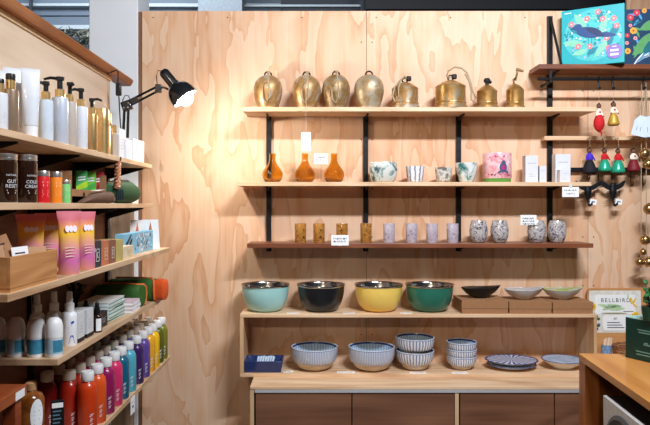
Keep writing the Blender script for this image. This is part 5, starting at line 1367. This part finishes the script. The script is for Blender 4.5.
# ------------------------------------------------------------------ black iron insects on the hook rail
IRONB = mat('cast_black_iron', (24, 27, 30), .5, .4, bump=.3, scale=120)
def insect(hk, px, pyw, pyb, lab, tagdx):
    y = 3.335; x = X(px, y); zw, zb_ = Z(pyw, y), Z(pyb, y); H = zw-zb_
    t = thing('iron_insect_hook', lab, 'hook', (x, y, zb_), group='black cast iron insects')
    k = y/F
    b = B(); b.loft([[(a*math.cos(2*PI*i/14)*1.0, a*.7*math.sin(2*PI*i/14), z) for i in range(14)] for a, z in ((.004, H*1.02), (.014, H*.98), (.017, H*.90), (.015, H*.82), (.020, H*.72), (.018, H*.58), (.012, H*.40), (.008, H*.28))])
    b.ball((-.010, -.006, H*.98), .005, seg=8); b.ball((.010, -.006, H*.98), .005, seg=8)
    obj('body', b, IRONB, t, ang=60)
    for s in (-1, 1):
        b = B(); w = 11*k
        b.prism([(s*.008, H*.90), (s*w*.45, H*.93), (s*w*.85, H*1.06), (s*w*1.1, H*1.14), (s*w*1.13, H*1.04), (s*w*.95, H*.86), (s*w*.6, H*.74), (s*.012, H*.66)], .005, 0, Matrix.Translation((0, -.001, 0)))
        obj('wing', b, IRONB, t, smooth=False, bevel=.0015)
    b = B()
    for s in (-1, 1):
        for zz in (.62, .52, .42): b.tube([(s*.010, 0, H*zz), (s*.028, -.006, H*(zz+.01)), (s*.036, -.004, H*(zz-.06))], .0018, 5)
    obj('legs', b, IRONB, t)
    b = B(); b.tube([(0, 0, H*.32), (.001, -.003, H*.18), (0, -.010, H*.06), (.0, -.024, H*.02), (.004, -.036, H*.08), (.006, -.038, H*.16)], .0062, 8, taper=[1, 1, 1, 1, .9, .6])
    obj('tail_hook', b, IRONB, t)
    q = Vector(hk)-Vector(t.location)
    b = B(); b.tube([(0, .004, H*.94), (q.x*.5, .010, H*.94+(q.z-H*.94)*.5), (q.x, q.y, q.z)], .0011, 5); obj('hanging_cord', b, TWINE, t)
    b = B(); M = Matrix.Translation((tagdx, -.018, H*.18)) @ Matrix.Rotation(R(8), 4, 'Y'); b.box(-.017, .017, -.0005, .0005, -.014, .014, 0, M); b.box(-.009, .009, -.001, -.0005, -.002, .004, 1, M)
    b.tube([(tagdx-.010, -.018, H*.18+.012), (.002, -.008, H*.30)], .0008, 4, 1)
    obj('price_tag', b, [PAPER, mat('slate_print', (90, 120, 140), .6)], t, smooth=False)
insect((HK[0][0], 3.348, HK[0][1]-.006), 588, 183.5, 206, 'black cast iron winged insect hook, partly behind the shelf end', .020)
insect((HK[2][0], 3.348, HK[2][1]-.006), 613, 183, 206, 'black cast iron winged insect hook with both wings spread in view', .022)

# ------------------------------------------------------------------ gift tags and strings of brass bells, far right
hx_ = X(644, YROD)
t = thing('gift_tags', 'two pale blue white gift tags on twine hanging from the right hook', 'tag', (hx_, YROD-.02, hook_z))
BLUEP = mat('pale_blue_paper', (214, 226, 238), .6, var=.03)
b = B()
for a, dx in ((-.012, -.030), (.0, -.006), (.010, .012)):
    b.tube([(0, .010, .0045), (a, .002, -.03), (dx, 0, -.095), (dx*1.3, 0, -.142)], .0016, 5); b.tube([(.002, .012, .0045), (a*.5, .005, -.05), (dx*.8, .003, -.145)], .0018, 5)
obj('twine', b, TWINE, t)
for dx, dz, rt in ((-.032, -.212, 14), (.024, -.215, -4)):
    b = B(); M = Matrix.Translation((dx, -.003 if dx < 0 else -.006, dz)) @ Matrix.Rotation(R(rt), 4, 'Y')
    b.prism([(-.040, -.03), (.040, -.03), (.040, .045), (.018, .075), (-.018, .075), (-.040, .045)], .0014, 0, M)
    for k in range(2): b.box(-.020+.02*k, -.018+.02*k, -.0006, 0, -.005, .02, 1, M)
    obj('paper_tag', b, [BLUEP, mat('slate_print', (90, 120, 140), .6)], t, smooth=False)
def bell_string(px0, px1, py0, py1, y, balls, lab):
    x0, z0, x1, z1 = X(px0, y), Z(py0, y), X(px1, y), Z(py1, y)
    t = thing('bell_string', lab, 'bell garland', (x1, y, z1), group='strings of round brass bells')
    b = B(); b.tube([(0, 0, 0), ((x0-x1)*.3, 0, (z0-z1)*.4), (x0-x1, 0, z0-z1)], .0022, 6); obj('cord', b, TWINE, t)
    for px, py, rad in balls:
        f = (Z(py, y)-z1)/(z0-z1); r = rad*y/F
        b = B(); b.ball((X(px, y)-x1, 0, Z(py, y)-z1), r, seg=20)
        b.lathe([(0, r*.98), (r*.25, r*.98), (r*.25, r*1.12), (0, r*1.12)], 10, 0, (X(px, y)-x1, 0, Z(py, y)-z1))
        b.box(-r*.7, r*.7, -r*1.002, -r*.9, -r*.45, -r*.36, 1, Matrix.Translation((X(px, y)-x1, 0, Z(py, y)-z1)))
        obj('round_bell', b, [mat('round_brass', (196, 158, 104), .24, .9, var=.06), mat('slot_black', (6, 6, 7), .8)], t, ang=50)
    return t
bell_string(646, 646.5, 79.8, 268, YROD+.016, [(644.5, 153.5, 5.2), (648, 164, 5.2), (649, 209, 5.5), (648.5, 262, 5)], 'longer string of round brass bells at the right picture edge')
bell_string(641.5, 641, 79.8, 272, YROD+.026, [(645, 240, 5.2), (639.5, 262, 4.4), (643, 252, 3.4)], 'string of round brass bells hanging lowest above the clipboard')

# ------------------------------------------------------------------ clipboard sign, candles and basket on the cabinet
yc = 3.372; x0, x1 = X(586.5, yc), X(648.5, yc); zt_ = Z(288, yc); Hc = zt_-ZBN
t = thing('sign_board', 'wooden board with a flower-bordered paper sign leaning on the wall', 'sign', ((x0+x1)/2, 3.345, ZBN))
M = Matrix.Rotation(R(-3.0), 4, 'X'); W = (x1-x0)/2
c_ = []
for ang0, sx_, sz_ in ((0, W, 0), (0, 0, 0)): pass
def rrect(w, z0, z1, r, n=5):
    pts = []
    for cx_, cz_, a0 in ((w-r, z1-r, 0), (-w+r, z1-r, 90), (-w+r, z0+r, 180), (w-r, z0+r, 270)):
        for i in range(n+1): a = R(a0+90*i/n); pts.append((cx_+r*math.cos(a), cz_+r*math.sin(a)))
    return pts
obj('board', B().prism(rrect(W, 0, Hc, .022), .012, 0, M), wood('oak_clipboard', (214, 158, 100), (198, 140, 84), (166, 108, 60), 'x', 2, .5, .5), t, smooth=False)
b = B(); pz1 = Hc-.012; pz0 = Hc-.235; pw0, pw1 = -W+.010, W-.045
b.box(pw0, pw1, -.0012, -.0002, pz0, pz1, 0, M)
obj('paper', b, mottle('soft_leaf_print', [(206, 216, 206), (232, 232, 226), (214, 208, 190), (240, 238, 232)], 18, .7, coat=0), t, smooth=False)
b = B(); pc = (pw0+pw1)/2+.012
b.box(pc-.118, pc+.095, -.0022, -.0014, pz1-.125, pz1-.022, 0, M)
b.prism(rrect(.068, pz0+.012, pz0+.092, .018), -.0010, 0, M @ Matrix.Translation((pc-.012, -.0014, 0)))
obj('white_panels', b, PAPER, t, smooth=False)
b = B(); MT = M @ Matrix.Translation((pc-.010, -.0030, pz1-.052)); text_b(b, 'BELLBIRD', .030, flat=MT, sp=1.3)
text_b(b, '#1', .020, flat=M @ Matrix.Translation((pc-.012, -.0032, pz0+.075)))
for k in range(3): b.box(pc-.058, pc+.034-.012*k, -.0032, -.0026, pz0+.026+.013*k, pz0+.030+.013*k, 0, M)
b.box(pc+.030, pc+.085, -.0032, -.0026, pz1-.112, pz1-.109, 0, M)
obj('dark_lettering', b, mat('slate_ink', (60, 66, 76), .7), t, smooth=False)
b = B(); MM = M @ Matrix.Translation((0, -.0034, 0))
def fl(pts, m):
    f = b.bm.faces.new([b.bm.verts.new(MM @ Vector((p[0], -.0002*m, p[1]))) for p in pts]); f.material_index = m
for k in range(5): fl(ell(pc-.02+rr.uniform(-.06, .05), pz1-.09+rr.uniform(-.012, .012), .04, .008, 12, rr.uniform(-.3, .3)), 0)
for fx, fz, r_ in ((pw0+.014, pz1-.085, .022), (pw1-.03, pz0+.085, .026)):
    for k in range(10): fl(ell(fx+r_*.65*math.cos(k*.628), fz+r_*.65*math.sin(k*.628), r_*.42, r_*.26, 8, k*.628), 1)
    fl(ell(fx, fz, r_*.42, r_*.42, 12), 2)
for k in range(9): fl(ell(pw0+.012+rr.uniform(0, .04), pz0+.02+rr.uniform(0, .09), .009, .007, 8), 3 if k % 2 else 4)
for k in range(6): fl(ell(pw1-.02-rr.uniform(0, .05), pz1-.02-rr.uniform(0, .07), .014, .005, 8, rr.uniform(0, 3)), rr.choice((0, 1)))
fl(ell(pc-.02, pz0+.104, .07, .003, 12), 5)
obj('printed_flowers', b, [mat('pale_leaf_green', (186, 214, 170), .6), mat('sunflower_yellow', (244, 196, 40), .6), mat('sunflower_brown', (84, 56, 20), .6), mat('iris_blue', (86, 92, 160), .6), mat('deep_leaf', (60, 96, 70), .6), mat('khaki_rule', (150, 142, 96), .6)], t, smooth=False)
yq_ = 3.22; xq = X(603.5, yq_)
t = thing('candle_bundle', 'bundle of beige taper candles in a blue patterned band beside the box shelf', 'candles', (xq, yq_, ZBN))
Hq = Z(337.5, yq_)-ZBN; lean = .10
for k, (dx, dy, dh) in enumerate(((-.011, 0, -.010), (.006, -.006, .0), (.020, .004, -.002), (.004, .014, -.006))):
    b = B(); b.tube([(dx, dy, .0), (dx+lean*Hq*.5, dy, Hq*.5), (dx+lean*Hq, dy, Hq+dh-.004), (dx+lean*Hq, dy, Hq+dh)], .0088, 12, taper=[1, 1, 1, .7]); obj('candle', b, mat('beige_wax', (222, 190, 160), .5), t, ang=50)
b = B(); n = 24
b.loft([[(.005+lean*z+.0265*math.cos(2*PI*i/n), .003+.020*math.sin(2*PI*i/n), z) for i in range(n)] for z in (Hq*.45, Hq*.80)], cap=False)
obj('paper_band', b, mat('blue_pattern_band', (120, 150, 184), .6, var=.5, scale=120), t)
yq_ = 3.2; xa, xb = X(615, yq_), X(646, yq_)
t = thing('woven_basket', 'low brown woven basket on the cabinet below the sign board', 'basket', ((xa+xb)/2, yq_, ZBN))
w_ = (xb-xa)/2; Hq = Z(346, yq_)-ZBN
b = B()
n = 40
for k in range(10):
    z = Hq*(k+.5)/10; rad = .82+.18*k/9
    b.tube([(w_*rad*math.cos(2*PI*i/n)*(1+.025*(-1)**(i+k)), .06*rad*math.sin(2*PI*i/n)*(1+.025*(-1)**(i+k)), z) for i in range(n)], Hq/17, 6, closed=True)
b.lathe([(0, 0), (.8, 0), (.8, .004), (0, .004)], 30, 0, sx=w_, sy=.06)
obj('weave', b, mat('brown_wicker', (164, 112, 72), .7, var=.2), t)
b = B(); b.tube([(w_*1.03*math.cos(2*PI*i/n), .062*math.sin(2*PI*i/n), Hq+.003*math.sin(i*2.1)) for i in range(n)], .0075, 8, closed=True)
obj('braided_rim', b, mat('dark_wicker', (130, 82, 50), .7, var=.2), t)

# ------------------------------------------------------------------ counter in the right foreground
zt_ = CZ-.53; cxn, cyn = X(578.5, 2.26), 2.26; rot = R(-4.2)
# local frame: x to the right along the back edge, y away from the camera; the corner is the origin
t = thing('shop_counter', 'honey oak shop counter with an open bay in the right foreground', 'counter', (cxn, cyn, 0), rot)
L_, Wd = 1.15, 1.0
obj('top', B().box(0, Wd, -L_, 0, zt_-.024, zt_), COUNTER, t, smooth=False, bevel=.0015)
PANEL = wood('counter_panel_oak', (186, 116, 62), (168, 98, 48), (128, 68, 30), 'z', 1.5, .4, .5, coat=.15)
obj('back_panel', B().box(.002, Wd-.002, -.022, -.001, 0, zt_-.0245), PANEL, t, smooth=False)
obj('end_post', B().box(.002, .052, -.060, -.0225, 0, zt_-.0245), PANEL, t, smooth=False, bevel=.001)
obj('end_post', B().box(.002, .030, -L_+.002, -L_+.04, 0, zt_-.0245), PANEL, t, smooth=False, bevel=.001)
obj('inner_panel', B().box(.42, .44, -L_+.002, -.0225, 0, zt_-.0245), PANEL, t, smooth=False)
zs = .585
obj('shelf', B().box(.004, .4195, -L_+.002, -.0225, zs-.022, zs), PANEL, t, smooth=False)
b = B(); b.lathe([(0, 0), (.013, 0), (.013, .02), (.009, .026), (0, .026)], 16, 0, (.115, -.022, zt_-.075), Matrix.Rotation(R(90), 4, 'X')); obj('cable_grommet', b, BLACKP, t)
Mc = Matrix.Translation((cxn, cyn, 0)) @ Matrix.Rotation(rot, 4, 'Z')
pos = Mc @ Vector((-.010, -.415, zs))
t = thing('loudspeaker', 'black and white loudspeaker tucked inside the counter bay', 'speaker', pos, rot)
hs = CZ-.602-zs; dl = .155
obj('cabinet', B().box(.012, .27, -dl, dl, 0, hs), mat('black_vinyl', (18, 18, 20), .5), t, smooth=False, bevel=.003)
obj('white_baffle', B().box(0, .012, -dl, dl, 0, hs), mat('white_baffle', (214, 212, 210), .4), t, smooth=False, bevel=.002)
RY = Matrix.Rotation(R(-90), 4, 'Y')
cyl = (0, 0, hs-.155)
obj('cone_surround', B().lathe([(.135, 0), (.135, .004), (.122, .008), (.112, .003), (.100, .003)], 40, 0, cyl, RY), mat('grey_rubber', (84, 86, 88), .5), t, ang=40)
obj('cone', B().lathe([(.101, .003), (.05, -.008), (.04, -.010), (.036, .004), (0, .010)], 40, 0, (-.009, 0, hs-.155), RY), mat('dark_cone', (18, 19, 20), .6), t, ang=40)

# green gift box on the counter with a small plant
pos = Mc @ Vector((.165, -.155, zt_))
y0 = 2.20; px0 = 625.5
gx, gy = X(px0, 2.20), 2.20
t = thing('gift_box', 'dark green gift box with pale lettering on the counter, cut by the frame', 'box', (gx, gy, zt_+.0005), R(-62))
hg = Z(316.5, 2.20)-zt_
GR = mat('forest_green_card', (8, 50, 42), .45, var=.04)
obj('box', B().box(0, .26, 0, .20, 0, hg-.003), GR, t, smooth=False, bevel=.001)
obj('pale_lid_top', B().box(.001, .259, .001, .199, hg-.0028, hg), mat('mint_card_top', (150, 196, 190), .5), t, smooth=False)
b = B()
for z, a, c2 in ((.72, .045, .10), (.66, .05, .12), (.42, .07, .085), (.38, .068, .10), (.20, .04, .12), (.13, .042, .14)): b.box(a, c2, -.0006, -.0001, hg*z, hg*(z+.028))
obj('pale_lettering', b, mat('pale_green_print', (96, 140, 128), .6), t, smooth=False)
t = thing('small_plant', 'dark green leafy plant on the green gift box at the right edge', 'plant', (X(655, 2.1), 2.13, zt_+hg+.001))
obj('pot', B().lathe([(0, 0), (.022, 0), (.028, .045), (.024, .045), (0, .04)], 20), mat('dark_green_pot', (20, 60, 44), .5), t, ang=40)
b = B(); rr = random.Random(9)
for k in range(22):
    a = rr.uniform(0, 2*PI); l = rr.uniform(.008, .026); e = Vector((math.cos(a)*l, math.sin(a)*l, .05+rr.uniform(.01, .075)))
    b.tube([(0, 0, .04), e*.7, e], .001, 4)
    b.ball(e, .011, 1, 1, .8, .4, Matrix.Rotation(a, 4, 'Z') @ Matrix.Rotation(rr.uniform(-1, 1), 4, 'Y'), seg=8)
obj('leaves', b, [mat('dark_stem', (30, 30, 24), .7), mat('plant_green', (34, 96, 44), .5, var=.25)], t)
# ------------------------------------------------------------------ light
def area(name, loc, aim, sx, sy, e, col=(1, .96, .9)):
    l = bpy.data.lights.new(name, 'AREA'); l.shape = 'RECTANGLE'; l.size = sx; l.size_y = sy; l.energy = e; l.color = col
    o = bpy.data.objects.new(name, l); COL.objects.link(o); o.location = loc
    o.rotation_euler = (Vector(aim)-Vector(loc)).to_track_quat('-Z', 'Y').to_euler(); return o
area('ceiling_batten', (.95, .95, 3.28), (.35, 3.4, 1.7), 1.0, .05, 116, (.88, .94, 1.04))
area('far_batten', (-1.2, -2.7, 3.28), (.4, 3.4, 1.4), 1.2, .06, 50, (1, .85, .66))
area('hall_light', (-2.0, 5.3, 4.6), (-1.5, 6.9, 2.6), 2.5, .6, 85, (.85, .92, 1))
w = bpy.data.worlds.new('world'); SC.world = w; w.use_nodes = True
w.node_tree.nodes['Background'].inputs[0].default_value = (1.0, .90, .78, 1)
w.node_tree.nodes['Background'].inputs[1].default_value = .02
vs = SC.view_settings; vs.view_transform = 'Standard'; vs.look = 'None'; vs.gamma = 1; vs.use_curve_mapping = False; vs.exposure = 0

# ------------------------------------------------------------------ printed marks, hair and the like belong to the part they sit on
DECO = {'printed_lettering': 0, 'white_lettering': 0, 'pale_lettering': 0, 'printed_band': 0, 'white_label': 0, 'oval_label': 0, 'grey_print': 0, 'stamped_print': 0, 'white_ovals': 0, 'printed_lines': 0,
        'square_emblem': 0, 'pale_blue_sticker': 0, 'printed_pattern': 0, 'orange_cone': 0, 'label': 0, 'label_picture': 0, 'blue_print': 0, 'painted_bird': 0, 'printed_artwork': 0, 'patterned_spine': 'cover',
        'brush_marks': 0, 'hair': 'head', 'red_heart': 'bodice', 'finger_holes': 0, 'white_panels': 'paper', 'dark_lettering': 'paper', 'printed_flowers': 'paper', 'zip': 0, 'ribbed_trim': 0, 'price_sticker': 'top', 'cone': 'cone_surround'}
MAIN = ('body', 'carton', 'lid', 'sleeve', 'pouch', 'sheet', 'folded_card', 'tray', 'dish', 'box', 'bag')
kids = {}
for q in COL.objects:
    if q.parent is not None: kids.setdefault(q.parent.name, []).append(q)
for ks in kids.values():
    by = {}
    for q in ks: by.setdefault(q.name.split('.')[0], q)
    for q in ks:
        st = q.name.split('.')[0]
        if st not in DECO: continue
        w_ = DECO[st]
        host = by.get(w_) if w_ else next((by[m] for m in MAIN if m in by), None)
        if host is not None and host is not q: q.parent = host
